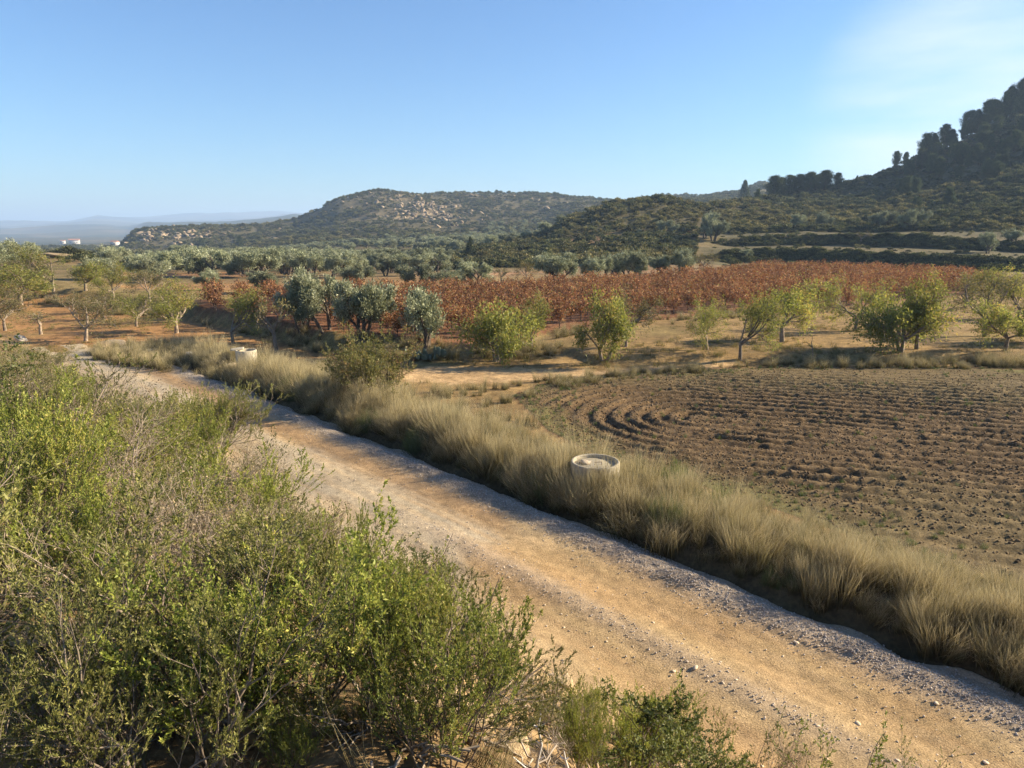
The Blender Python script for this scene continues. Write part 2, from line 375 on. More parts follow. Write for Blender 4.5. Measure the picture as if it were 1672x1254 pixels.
M['almond_dry'] = leaf_mat("thin_olive_brown_leaf", [(0, (.08, .08, .028)), (.6, (.15, .14, .05)), (1, (.26, .19, .07))], .4, vary=.2)
M['olive'] = leaf_mat("olive_leaf", [(0, (.085, .10, .045)), (.45, (.20, .22, .112)), (.8, (.35, .37, .23)), (1, (.50, .52, .37))], .2, vary=.22, gloss=.04)
M['vine'] = leaf_mat("vine_leaf", [(0, (.075, .036, .020)), (.35, (.175, .076, .035)), (.65, (.275, .118, .047)), (.85, (.35, .19, .072)), (1, (.30, .27, .09))], .4, vary=.25)
M['scrub'] = leaf_mat("scrub_leaf", [(0, (.028, .036, .013)), (.5, (.065, .076, .024)), (.85, (.125, .125, .042)), (1, (.20, .17, .08))], .25, vary=.5)
M['scrub_light'] = leaf_mat("grassy_scrub_leaf", [(0, (.06, .06, .020)), (.5, (.12, .115, .036)), (.9, (.20, .175, .065)), (1, (.28, .22, .11))], .3, vary=.4)
M['pine'] = leaf_mat("pine_needles", [(0, (.022, .038, .015)), (.6, (.055, .078, .026)), (1, (.115, .135, .045))], .25, vary=.3)
M['weed'] = leaf_mat("tall_weed_leaf", [(0, (.09, .10, .025)), (.5, (.17, .17, .045)), (.8, (.26, .22, .07)), (1, (.25, .13, .07))], .4)
M['cactus'] = leaf_mat("grey_cactus_skin", [(0, (.075, .095, .060)), (1, (.15, .17, .11))], .02, vary=.3)
M['bark_dark'] = solid_mat("dark_bark", (.045, .034, .026), (.13, .10, .078), 18, bump=.6)
M['bark_pale'] = solid_mat("pale_almond_bark", (.10, .075, .055), (.32, .26, .20), 9, bump=.6)
M['twig'] = solid_mat("grey_twig", (.14, .11, .085), (.36, .30, .235), 14, bump=0)
M['twig_dark'] = solid_mat("brown_twig", (.06, .045, .034), (.18, .14, .105), 14, bump=0)
M['twig_mid'] = solid_mat("brown_grey_twig", (.085, .066, .050), (.31, .255, .20), 3.5, bump=0)
M['twig_white'] = solid_mat("bleached_twig", (.38, .36, .33), (.62, .60, .56), 14, bump=0)
M['concrete'] = solid_mat("cast_concrete", (.27, .235, .17), (.42, .375, .285), 4, .9, .5, .012, 8, (.36, .30, .20))
M['rock'] = solid_mat("ochre_sandstone", (.24, .165, .09), (.46, .35, .21), 5, .95, .7, .03, 6, (.36, .25, .13))
M['outcrop'] = solid_mat("weathered_outcrop", (.16, .12, .08), (.34, .265, .18), 3, .95, .5, .03, 5)
M['rock_pale'] = solid_mat("pale_limestone", (.36, .29, .21), (.60, .52, .41), 6, .95, .6, .02, 6)
M['gravel'] = solid_mat("grey_gravel", (.27, .23, .195), (.56, .50, .44), 3, .9, 0)
M['pebble'] = solid_mat("ochre_pebble", (.42, .32, .21), (.66, .55, .41), 3, .9, 0)
M['clod'] = solid_mat("soil_clod", (.09, .060, .032), (.22, .152, .085), 8, .95, .6, .02)
M['litter'] = solid_mat("dry_litter", (.12, .085, .05), (.30, .22, .13), 9, .95, 0)
M['iron'] = solid_mat("rusty_iron", (.05, .03, .02), (.13, .07, .04), 30, .8, .2, .002)
M['plaster'] = solid_mat("white_plaster", (.42, .40, .37), (.52, .50, .47), 1, .9, 0)
M['tile'] = solid_mat("roof_tile", (.24, .11, .07), (.36, .18, .11), 2, .9, 0)
M['glass_dark'] = solid_mat("dark_window", (.03, .035, .045), (.05, .055, .07), 1, .3, 0)
def grass_mat(name, stops, tips):
    """h runs from 0 at the root to 1 at the tip of a blade; each tuft takes its own tint"""
    m, N, L = new_mat(name)
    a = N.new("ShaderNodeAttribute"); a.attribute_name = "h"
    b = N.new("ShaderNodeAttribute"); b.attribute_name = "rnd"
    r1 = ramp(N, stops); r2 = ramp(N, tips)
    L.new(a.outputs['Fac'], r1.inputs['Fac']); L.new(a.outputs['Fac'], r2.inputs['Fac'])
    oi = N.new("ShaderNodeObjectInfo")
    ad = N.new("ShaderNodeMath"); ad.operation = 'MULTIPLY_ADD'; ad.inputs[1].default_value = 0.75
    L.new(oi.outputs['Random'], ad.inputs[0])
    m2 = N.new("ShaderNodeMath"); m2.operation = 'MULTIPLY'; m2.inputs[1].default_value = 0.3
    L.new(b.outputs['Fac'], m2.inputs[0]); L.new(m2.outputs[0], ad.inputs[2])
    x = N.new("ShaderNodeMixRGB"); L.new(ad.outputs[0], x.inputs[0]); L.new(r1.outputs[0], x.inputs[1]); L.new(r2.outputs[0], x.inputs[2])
    d = N.new("ShaderNodeBsdfDiffuse"); t = N.new("ShaderNodeBsdfTranslucent")
    L.new(x.outputs[0], d.inputs[0]); L.new(x.outputs[0], t.inputs[0])
    s = N.new("ShaderNodeMixShader"); s.inputs[0].default_value = .3
    L.new(d.outputs[0], s.inputs[1]); L.new(t.outputs[0], s.inputs[2])
    o = N.new("ShaderNodeOutputMaterial"); L.new(s.outputs[0], o.inputs['Surface'])
    return m
M['straw'] = grass_mat("straw_grass", [(0, (.055, .042, .020)), (.35, (.19, .145, .066)), (.75, (.42, .34, .185)), (1, (.62, .53, .34))], [(0, (.045, .043, .018)), (.4, (.135, .125, .05)), (1, (.42, .365, .21))])  # straw pales to the tip; shaded feet and lit tops deepened in the colour
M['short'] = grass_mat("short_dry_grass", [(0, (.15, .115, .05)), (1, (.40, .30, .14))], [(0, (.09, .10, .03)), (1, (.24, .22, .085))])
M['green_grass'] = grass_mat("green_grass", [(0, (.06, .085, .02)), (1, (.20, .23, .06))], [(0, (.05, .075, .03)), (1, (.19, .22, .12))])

# ------------------------------------------------------------------ growing plants
def tubes(lines, sides):
    """lines: list of (points, radii); one V, F for all"""
    Vs, Fs, base = [], [], 0
    by = {}
    for p, r in lines: by.setdefault(len(p), []).append((p, r))
    for n, ls in by.items():
        P = np.array([l[0] for l in ls], float); R = np.array([l[1] for l in ls], float)
        T = np.gradient(P, axis=1); T /= np.linalg.norm(T, axis=2, keepdims=True) + 1e-9
        ref = np.where(np.abs(T[..., 2:3]) > 0.8, np.array([1., 0, 0]), np.array([0, 0, 1.]))
        A = np.cross(T, ref); A /= np.linalg.norm(A, axis=2, keepdims=True) + 1e-9
        B = np.cross(T, A)
        ang = np.arange(sides) * 2 * PI / sides
        ring = P[:, :, None, :] + R[:, :, None, None] * (A[:, :, None, :] * np.cos(ang)[None, None, :, None] + B[:, :, None, :] * np.sin(ang)[None, None, :, None])
        b = len(ls); V = ring.reshape(-1, 3)
        idx = np.arange(b * n * sides).reshape(b, n, sides)
        q = np.stack([idx[:, :-1, :], np.roll(idx, -1, 2)[:, :-1, :], np.roll(idx, -1, 2)[:, 1:, :], idx[:, 1:, :]], -1).reshape(-1, 4)
        Vs.append(V); Fs.append(q + base); base += len(V)
    return np.concatenate(Vs), np.concatenate(Fs)
def leaf_quads(P, A, Ln, Wd, rng, up=0.0):
    n = len(P); P = np.asarray(P, float); A = np.asarray(A, float)
    A = A / (np.linalg.norm(A, axis=1, keepdims=True) + 1e-9)
    S = np.cross(A, rng.normal(size=(n, 3)) + np.array([0, 0, up])); S /= np.linalg.norm(S, axis=1, keepdims=True) + 1e-9
    Ln = np.broadcast_to(Ln, (n,))[:, None]; Wd = np.broadcast_to(Wd, (n,))[:, None]
    m = P + A * Ln * 0.5
    tip = P + A * Ln + rng.normal(size=(n, 3)) * Ln * 0.12
    V = np.stack([P, m + S * Wd * .5, tip, m - S * Wd * .5], 1).reshape(-1, 3)
    F = np.arange(n * 4).reshape(n, 4)
    return V, F
class Grow:
    def __init__(self, seed):
        self.rng = random.Random(seed); self.np = np.random.default_rng(seed)
        self.lines = []; self.anch = []          # anchors: pos, dir
    def branch(self, p, d, length, r, lev, P):
        g = self.rng.gauss; n = P['seg'][lev]
        pts, rad = [tuple(p)], [r]
        d = np.array(d, float); p = np.array(p, float); step = length / n
        dirs = []
        for i in range(n):
            d = d + np.array([g(0, 1), g(0, 1), g(0, 1)]) * P['wob'][lev] + np.array([P.get('lean', 0) * 1.0, 0, P['up'][lev]])
            d /= math.sqrt(d @ d); p = p + d * step
            pts.append(tuple(p)); rad.append(r * (1 - (i + 1) / n * (1 - P['taper'])))
            dirs.append(d.copy())
        self.lines.append((pts, rad, lev))
        if lev == P['levels'] - 1 or (lev >= P.get('leaf_from', 99)):
            m = P['leaves'] if lev == P['levels'] - 1 else P['leaves'] // 2
            lo = P.get('leaf_lo', 0.15)
            for k in range(m):
                f = lo + (1 - lo) * self.rng.random() ** P.get('leaf_pow', 0.8); i = min(n - 1, int(f * n)); q = f * n - i
                a, b = np.array(pts[i]), np.array(pts[i + 1])
                self.anch.append((a + (b - a) * q, dirs[i]))
        if lev < P['levels'] - 1:
            for k in range(P['kids'][lev]):
                f = P['kid_lo'][lev] + (1 - P['kid_lo'][lev]) * (k + self.rng.random()) / P['kids'][lev]
                i = min(n - 1, int(f * n)); q = f * n - i
                a, b = np.array(pts[i]), np.array(pts[i + 1])
                dd = dirs[i]
                rv = np.array([g(0, 1), g(0, 1), g(0, 1)]); rv -= dd * (rv @ dd); rv /= math.sqrt(rv @ rv) + 1e-9
                an = math.radians(P['ang'][lev] * (0.7 + 0.6 * self.rng.random()))
                nd = dd * math.cos(an) + rv * math.sin(an)
                self.branch(a + (b - a) * q, nd, length * P['ratio'][lev] * (0.65 + 0.6 * self.rng.random()) * (1.15 - 0.4 * f), rad[i] * P['rr'][lev], lev + 1, P)
    def leaf_mesh(self, name, mat, L, W, spread, up=0.0, clump=1, jitter=0.0, jl=0.4):
        P = np.array([a[0] for a in self.anch]); D = np.array([a[1] for a in self.anch])
        if clump > 1:
            P = np.repeat(P, clump, 0); D = np.repeat(D, clump, 0)
        n = len(P)
        P = P + self.np.normal(size=(n, 3)) * jitter
        A = D + self.np.normal(size=(n, 3)) * spread + np.array([0, 0, up])
        Ls = L * (1 + jl * (self.np.random(n) * 2 - 1)); Ws = W * (1 + jl * (self.np.random(n) * 2 - 1))
        V, F = leaf_quads(P, A, Ls, Ws, self.np)
        base = vnoise(P[:, 0] * 3.1 + P[:, 2], P[:, 1] * 3.1 - P[:, 2] * 2, 77) * 0.5
        rnd = np.clip(self.np.random(n) * 0.75 + 0.15 + base, 0, 1)
        return mesh_np(name, V, F, [mat], attrs={'rnd': np.repeat(rnd, 4)})
    def wood_mesh(self, name, mat, thick=6, split=1):
        a = [(p, r) for p, r, l in self.lines if l < split]; b = [(p, r) for p, r, l in self.lines if l >= split]
        Vs, Fs, k = [], [], 0
        for ls, sd in ((a, thick), (b, 3)):
            if ls:
                V, F = tubes(ls, sd); Vs.append(V); Fs.append(F + k); k += len(V)
        return mesh_np(name, np.concatenate(Vs), np.concatenate(Fs), [mat], smooth=True)

# ---- shrub kinds: each variant = (stems mesh, foliage mesh), about 1 m tall at scale 1
def shrub_rosemary(seed, lean=0.0, leaves=32, dense=1.0):
    G = Grow(seed); rr = G.rng
    P = dict(levels=4, seg=[6, 5, 4, 3], wob=[.16, .16, .14, .10], up=[.05, .10, .14, .16], taper=.45, kids=[6, 5, 4], kid_lo=[.25, .2, .15],
             ang=[34, 34, 30], ratio=[.62, .60, .55], rr=[.55, .6, .6], leaves=int(leaves * dense), leaf_lo=.30, lean=lean, leaf_from=2)
    for k in range(8):
        a = rr.random() * 2 * PI; sp = .30 + .8 * rr.random()
        G.branch((math.cos(a) * .06, math.sin(a) * .06, -.08), (math.cos(a) * sp + lean * 6, math.sin(a) * sp, 1), .62 + .3 * rr.random(), .011 + .006 * rr.random(), 0, P)
    return (G.wood_mesh("stems", M['twig_mid'], 5, 2), G.leaf_mesh("foliage", M['rosemary'], .019, .0050, .5, .4))
def shrub_green(seed, leaves=26):
    G = Grow(seed); rr = G.rng
    P = dict(levels=3, seg=[7, 5, 4], wob=[.09, .10, .1], up=[.08, .15, .18], taper=.35, kids=[11, 6], kid_lo=[.18, .15], ang=[30, 28], ratio=[.42, .5], rr=[.5, .6],
             leaves=leaves, leaf_lo=.08, leaf_from=1)
    for k in range(15):
        a = rr.random() * 2 * PI; sp = .12 + .55 * rr.random()
        G.branch((math.cos(a) * .10, math.sin(a) * .10, -.06), (math.cos(a) * sp, math.sin(a) * sp, 1), .75 + .35 * rr.random(), .007, 0, P)
    return (G.wood_mesh("stems", M['twig_dark'], 4, 1), G.leaf_mesh("foliage", M['green'], .023, .0078, .55, .45))
def shrub_dry(seed):
    G = Grow(seed); rr = G.rng
    P = dict(levels=4, seg=[6, 5, 4, 3], wob=[.16, .18, .18, .16], up=[.03, .05, .06, .04], taper=.4, kids=[6, 5, 4], kid_lo=[.2, .2, .15], ang=[36, 38, 36],
             ratio=[.6, .58, .55], rr=[.55, .6, .65], leaves=2, leaf_lo=.4)
    for k in range(9):
        a = rr.random() * 2 * PI; sp = .4 + .7 * rr.random()
        G.branch((math.cos(a) * .05, math.sin(a) * .05, -.06), (math.cos(a) * sp, math.sin(a) * sp, 1), .55 + .3 * rr.random(), .009, 0, P)
    return (G.wood_mesh("stems", M['twig'], 4, 2), G.leaf_mesh("foliage", M['dryleaf'], .022, .008, .8))
def shrub_lentisk(seed):
    G = Grow(seed); rr = G.rng
    P = dict(levels=4, seg=[5, 5, 4, 3], wob=[.15, .18, .18, .15], up=[.03, .06, .08, .1], taper=.45, kids=[6, 5, 4], kid_lo=[.3, .25, .2], ang=[42, 42, 40],
             ratio=[.62, .60, .55], rr=[.55, .6, .6], leaves=20, leaf_lo=.1, leaf_from=2)
    for k in range(9):
        a = rr.random() * 2 * PI; sp = .35 + .9 * rr.random()
        G.branch((math.cos(a) * .08, math.sin(a) * .08, -.06), (math.cos(a) * sp, math.sin(a) * sp, 1), .55 + .25 * rr.random(), .010, 0, P)
    return (G.wood_mesh("stems", M['twig_dark'], 5, 2), G.leaf_mesh("foliage", M['lentisk'], .023, .0115, .9, .2))
def shrub_cistus(seed):
    G = Grow(seed); rr = G.rng
    P = dict(levels=3, seg=[6, 5, 4], wob=[.12, .14, .12], up=[.06, .12, .14], taper=.4, kids=[7, 4], kid_lo=[.25, .2], ang=[34, 32], ratio=[.45, .5], rr=[.55, .6],
             leaves=13, leaf_lo=.3, leaf_from=2)
    for k in range(13):
        a = rr.random() * 2 * PI; sp = .2 + .7 * rr.random()
        G.branch((math.cos(a) * .09, math.sin(a) * .09, -.06), (math.cos(a) * sp, math.sin(a) * sp, 1), .6 + .3 * rr.random(), .007, 0, P)
    return (G.wood_mesh("stems", M['twig'], 4, 1), G.leaf_mesh("foliage", M['cistus'], .021, .0080, .75, .3))
def shrub_sparse(seed):
    G = Grow(seed); rr = G.rng
    P = dict(levels=2, seg=[7, 5], wob=[.08, .14], up=[.08, .12], taper=.35, kids=[7], kid_lo=[.3], ang=[34], ratio=[.3], rr=[.6], leaves=13, leaf_lo=.2, leaf_from=0)
    for k in range(5):
        a = rr.random() * 2 * PI; sp = .1 + .5 * rr.random()
        G.branch((math.cos(a) * .12, math.sin(a) * .12, -.05), (math.cos(a) * sp, math.sin(a) * sp, 1), .6 + .5 * rr.random(), .006, 0, P)
    return (G.wood_mesh("stems", M['twig'], 4, 1), G.leaf_mesh("foliage", M['lentisk'], .038, .014, .6, .3))
SHRUB = {
    'rosemary': [shrub_rosemary(s, l) for s, l in ((1, 0), (2, .015), (3, 0), (4, -.01))],
    'green': [shrub_green(s) for s in (11, 12, 13, 14)],
    'dry': [shrub_dry(s) for s in (21, 22, 23)],
    'lentisk': [shrub_lentisk(s) for s in (31, 32)],
    'cistus': [shrub_cistus(s) for s in (41, 42)],
    'sparse': [shrub_sparse(s) for s in (51, 52, 53)],
}
SNAME = {'rosemary': 'rosemary_bush', 'green': 'broom_bush', 'dry': 'dry_bush', 'lentisk': 'leafy_bush', 'cistus': 'grey_green_bush', 'sparse': 'young_shrub'}

# ---- trees, about real size at scale 1 (m)
def tree_almond(seed, mat='almond', leaves=12, trunk=.62, low=False, kids=(4, 5, 5, 4)):
    G = Grow(seed); rr = G.rng
    P = dict(levels=5, seg=[4, 6, 5, 4, 3], wob=[.06, .13, .15, .15, .12], up=[.1, .07, .05, .03, .0], taper=.6, kids=list(kids), kid_lo=[.82, .22, .2, .1],
             ang=[50, 46, 44, 44], ratio=[2.1, .66, .60, .55], rr=[.64, .5, .55, .55], leaves=leaves, leaf_lo=.0, leaf_from=3)
    for k in range(3 if low else 1):
        a = rr.random() * 2 * PI; sp = .55 if low else .10
        G.branch((math.cos(a) * .05 * low, math.sin(a) * .05 * low, -.1), (math.cos(a) * sp, math.sin(a) * sp, 1), (trunk if not low else .42) * (.85 + .3 * rr.random()), .072 if not low else .045, 0, P)
    return (G.wood_mesh("trunk", M['bark_pale'], 7, 3), G.leaf_mesh("crown", M[mat], .066, .023, .9, -.10, jitter=.07))
def tree_olive(seed, trunks=2, leaves=18):
    G = Grow(seed); rr = G.rng
    P = dict(levels=5, seg=[4, 5, 5, 4, 3], wob=[.12, .15, .16, .15, .12], up=[.1, .09, .09, .09, .07], taper=.6, kids=[4, 5, 5, 4], kid_lo=[.5, .3, .2, .05],
             ang=[38, 38, 42, 42], ratio=[1.25, .62, .58, .55], rr=[.65, .55, .55, .5], leaves=leaves, leaf_lo=.0, leaf_from=3)
    for k in range(trunks):
        a = k * 2 * PI / trunks + rr.random()
        G.branch((math.cos(a) * .08, math.sin(a) * .08, -.12), (math.cos(a) * .45, math.sin(a) * .45, 1), .72 * (.85 + .3 * rr.random()), .07, 0, P)
    return (G.wood_mesh("trunk", M['bark_dark'], 7, 3), G.leaf_mesh("crown", M['olive'], .075, .024, .6, .35, jitter=.055))
def tree_bare(seed):
    G = Grow(seed)
    P = dict(levels=5, seg=[4, 5, 5, 4, 3], wob=[.08, .16, .18, .18, .15], up=[.1, .05, .05, .04, .02], taper=.6, kids=[4, 4, 4, 3], kid_lo=[.8, .35, .25, .15], ang=[48, 40, 40, 38],
             ratio=[1.0, .66, .6, .55], rr=[.65, .55, .55, .6], leaves=3, leaf_lo=.05)
    G.branch((0, 0, -.1), (.05, 0, 1), .7, .07, 0, P)
    return (G.wood_mesh("trunk", M['bark_pale'], 6, 3), G.leaf_mesh("crown", M['almond_dry'], .07, .025, .8))
def tree_pine(seed, conic=False):
    G = Grow(seed); rr = G.rng
    hgt = 6.0
    pts, rad = [], []
    x = y = 0.0
    for i in range(9):
        x += rr.gauss(0, .10); y += rr.gauss(0, .10)
        pts.append((x, y, hgt * i / 8 - .2)); rad.append(.16 * (1 - .85 * i / 8))
    G.lines.append((pts, rad, 0))
    P = dict(levels=3, seg=[4, 3, 3], wob=[.14, .18, .2], up=[.10, .12, .14], taper=.4, kids=[6, 4], kid_lo=[.25, .2], ang=[40, 42], ratio=[.5, .55], rr=[.5, .5], leaves=20, leaf_lo=.1, leaf_from=1)
    n = 52
    for k in range(n):
        f = (.12 if conic else .18) + (.88 if conic else .82) * (k + rr.random()) / n
        i = min(7, int(f * 8)); q = f * 8 - i
        p = np.array(pts[i]) * (1 - q) + np.array(pts[i + 1]) * q
        a = k * 2.4 + rr.gauss(0, .4)
        ln = (1.9 * (1.08 - f) if conic else 1.5 * math.sqrt(max(.03, 1 - ((f - .46) / .55) ** 2))) * (.55 + .75 * rr.random())
        G.branch(p, (math.cos(a), math.sin(a), .25 + .5 * f), ln, .035, 0, P)
    return (G.wood_mesh("trunk", M['bark_dark'], 6, 1), G.leaf_mesh("crown", M['pine'], .20, .055, .9, .2, jitter=.17))
def bush_scrub(seed, n=520, mat='scrub'):
    rng = np.random.default_rng(seed)
    # foliage shells on a few overlapping mounds
    P = []; 
    for k in range(7):
        a = rng.random() * 2 * PI; c = np.array([math.cos(a) * .35 * rng.random() ** .5, math.sin(a) * .35, .28 + .25 * rng.random()]); rad = .24 + .16 * rng.random()
        d = rng.normal(size=(n // 7, 3)); d /= np.linalg.norm(d, axis=1, keepdims=True); d[:, 2] = np.abs(d[:, 2]) * 1.1 - .25
        P.append(c + d * rad * (.65 + .4 * rng.random((len(d), 1))))
    P = np.concatenate(P); P[:, 2] = np.maximum(P[:, 2], .0)
    A = rng.normal(size=P.shape) * .7 + (P - np.array([0, 0, .2])) + np.array([0, 0, .6])
    V, F = leaf_quads(P, A, .17 * (.6 + .8 * rng.random(len(P))), .075, rng)
    return mesh_np("scrub_bush", V, F, [M[mat]], attrs={'rnd': np.repeat(np.clip(rng.random(len(P)), 0, 1), 4)})
def vine_meshes(seed):
    G = Grow(seed); rr = G.rng
    P = dict(levels=2, seg=[6, 4], wob=[.16, .2], up=[.0, .02], taper=.4, kids=[5], kid_lo=[.15], ang=[50], ratio=[.38], rr=[.6], leaves=11, leaf_lo=.0, leaf_from=0)
    G.lines.append(([(0, 0, -.05), (.02, 0, .15), (0, .02, .32), (.01, .0, .45)], [.035, .03, .032, .03], 0))
    for k in range(9):
        a = k * 2 * PI / 9 + rr.random() * .5; sp = .30 + 1.0 * rr.random() ** 2
        G.branch((0, 0, .36), (math.cos(a) * sp, math.sin(a) * sp, 1), .75 + .4 * rr.random(), .010, 0, P)
    return (G.wood_mesh("trunk", M['bark_dark'], 5, 1), G.leaf_mesh("foliage", M['vine'], .11, .085, 1.0, -.2, jitter=.09))
def grass_tuft(seed, n=80, hgt=.75, spread=.12, width=.006, lean=(0, 0), droop=.5, mat='straw'):
    rng = np.random.default_rng(seed)
    base = rng.normal(size=(n, 2)) * spread * .5
    a = rng.random(n) * 2 * PI
    out = np.stack([np.cos(a), np.sin(a)], 1) * (.08 + .5 * rng.random(n) ** 1.5)[:, None] + np.array(lean)
    L = hgt * (.45 + .6 * rng.random(n))
    ks = np.array([0, .35, .7, 1.0])
    side = np.stack([-np.sin(a + 1.3), np.cos(a + 1.3), np.zeros(n)], 1)
    Vs, hs = [], []
    for k in ks:
        z = L * (k - droop * .35 * k ** 2.5 * np.minimum(1, np.hypot(out[:, 0], out[:, 1])))
        off = out * (L * (k * .35 + droop * k ** 2.2))[:, None]
        p = np.concatenate([base + off, z[:, None] - .03], 1)
        w = width * (1 - k) ** .7 if k < 1 else 0.0008
        Vs.append(np.stack([p - side * w, p + side * w], 1)); hs.append(np.full((n, 2), k))
    V = np.stack(Vs, 1).reshape(-1, 3); hh = np.stack(hs, 1).reshape(-1)
    idx = np.arange(n * 8).reshape(n, 4, 2)
    F = np.stack([idx[:, :-1, 0], idx[:, :-1, 1], idx[:, 1:, 1], idx[:, 1:, 0]], -1).reshape(-1, 4)
    return mesh_np("grass_tuft", V, F, [M[mat]], attrs={'h': hh, 'rnd': np.repeat(rng.random(n), 8)})
_ICO = None
def ico(sub):
    import bmesh
    bm = bmesh.new(); bmesh.ops.create_icosphere(bm, subdivisions=sub, radius=1.0)
    V = np.array([v.co[:] for v in bm.verts]); F = np.array([[v.index for v in f.verts] for f in bm.faces]); bm.free()
    return V, F
def rock_mesh(name, seed, sub=2, mat='rock', rough=.35, sq=(1, 1, .7)):
    V, F = ico(sub); rng = np.random.default_rng(seed)
    for k in range(9):                                   # planes cut flats into it
        n = rng.normal(size=3); n /= np.linalg.norm(n); d = .62 + .3 * rng.random()
        e = np.maximum(V @ n - d, 0); V = V - e[:, None] * n
    V = V * (1 + rough * .35 * (vnoise(V[:, 0] * 2.3 + seed, V[:, 1] * 2.3 + V[:, 2] * 1.7, seed) + .5 * vnoise(V[:, 0] * 6 + seed, V[:, 1] * 6 + V[:, 2] * 5, seed + 1)))[:, None]
    return mesh_np(name, V * np.array(sq), F, [M[mat]], smooth=False)

# ---- scatter: one object of kind stuff; its points carry copies of a few small meshes
def scatter(name, pts, rot, scl, idx, protos, **props):
    pc = bpy.data.collections.new(name + "_kinds")
    for k, me in enumerate(protos):
        o = bpy.data.objects.new("%s_%02d" % (me.name.split('.')[0], k), me); pc.objects.link(o)
    n = len(pts)
    me = bpy.data.meshes.new(name); me.vertices.add(n); me.vertices.foreach_set("co", np.asarray(pts, np.float32).ravel())
    a = me.attributes.new("rot", 'FLOAT_VECTOR', 'POINT'); a.data.foreach_set("vector", np.asarray(rot, np.float32).ravel())
    a = me.attributes.new("scl", 'FLOAT_VECTOR', 'POINT')
    s = np.asarray(scl, np.float32); s = np.repeat(s[:, None], 3, 1) if s.ndim == 1 else s
    a.data.foreach_set("vector", np.ascontiguousarray(s).ravel())
    a = me.attributes.new("idx", 'INT', 'POINT'); a.data.foreach_set("value", np.asarray(idx, np.int32))
    o = link(name, me, None, kind="stuff", **props)
    ng = bpy.data.node_groups.new(name + "_nodes", 'GeometryNodeTree')
    ng.interface.new_socket("Geometry", in_out='INPUT', socket_type='NodeSocketGeometry')
    ng.interface.new_socket("Geometry", in_out='OUTPUT', socket_type='NodeSocketGeometry')
    N, L = ng.nodes, ng.links
    gi, go = N.new('NodeGroupInput'), N.new('NodeGroupOutput')
    ip = N.new('GeometryNodeInstanceOnPoints'); ci = N.new('GeometryNodeCollectionInfo')
    ci.inputs['Collection'].default_value = pc; ci.inputs['Separate Children'].default_value = True; ci.inputs['Reset Children'].default_value = True
    ip.inputs['Pick Instance'].default_value = True
    def attr(nm, ty):
        x = N.new('GeometryNodeInputNamedAttribute'); x.data_type = ty; x.inputs['Name'].default_value = nm; return x.outputs['Attribute']
    er = N.new('FunctionNodeEulerToRotation')
    L.new(attr("rot", 'FLOAT_VECTOR'), er.inputs[0])
    L.new(gi.outputs[0], ip.inputs['Points']); L.new(ci.outputs[0], ip.inputs['Instance'])
    L.new(attr("idx", 'INT'), ip.inputs['Instance Index']); L.new(er.outputs[0], ip.inputs['Rotation']); L.new(attr("scl", 'FLOAT_VECTOR'), ip.inputs['Scale'])
    L.new(ip.outputs[0], go.inputs[0])
    md = o.modifiers.new("scatter", 'NODES'); md.node_group = ng
    return o
def rots(n, tilt=.15, rng=RNG):
    return np.stack([rng.normal(size=n) * tilt, rng.normal(size=n) * tilt, rng.random(n) * 2 * PI], 1)
def sample_poly(poly, density, rng=RNG):
    P = np.array(poly); lo, hi = P.min(0), P.max(0)
    n = int((hi - lo).prod() * density)
    x = lo[0] + (hi[0] - lo[0]) * rng.random(n); y = lo[1] + (hi[1] - lo[1]) * rng.random(n)
    k = inside(x, y, poly); return x[k], y[k]
def on_ground(x, y, dz=0.0):
    return np.stack([x, y, H(x, y) + dz], 1)

# ================================================================== SETTING
def axis(lo, hi, fine_lo, fine_hi, step, growth):
    a = list(np.arange(fine_lo, fine_hi + 1e-6, step))
    s = step
    while a[-1] < hi: s = max(step, s * (1 + growth)); a.append(a[-1] + s)
    s = step
    while a[0] > lo: s = max(step, s * (1 + growth)); a.insert(0, a[0] - s)
    return np.array(a)
gx = axis(-11500, 11500, -9, 6, .16, .019)
gy = axis(-500, 12500, 1, 13, .16, .0165)
GX, GY = np.meshgrid(gx, gy)
X, Y = GX.ravel(), GY.ravel()
Z = H(X, Y)
S_, T_ = st(X, Y)
road_m = sm((T_ + .75) / .35) * sm((TOE + .25 - T_) / .35) * (1 - sm((S_ - 38) / 2))
fin = inside(X, Y, FIELD); fd = seg_dist(X, Y, FIELD)
field_m = np.where(fin, sm((fd - .3) / .6), 0)
Z = Z - .35 * road_m - .35 * field_m

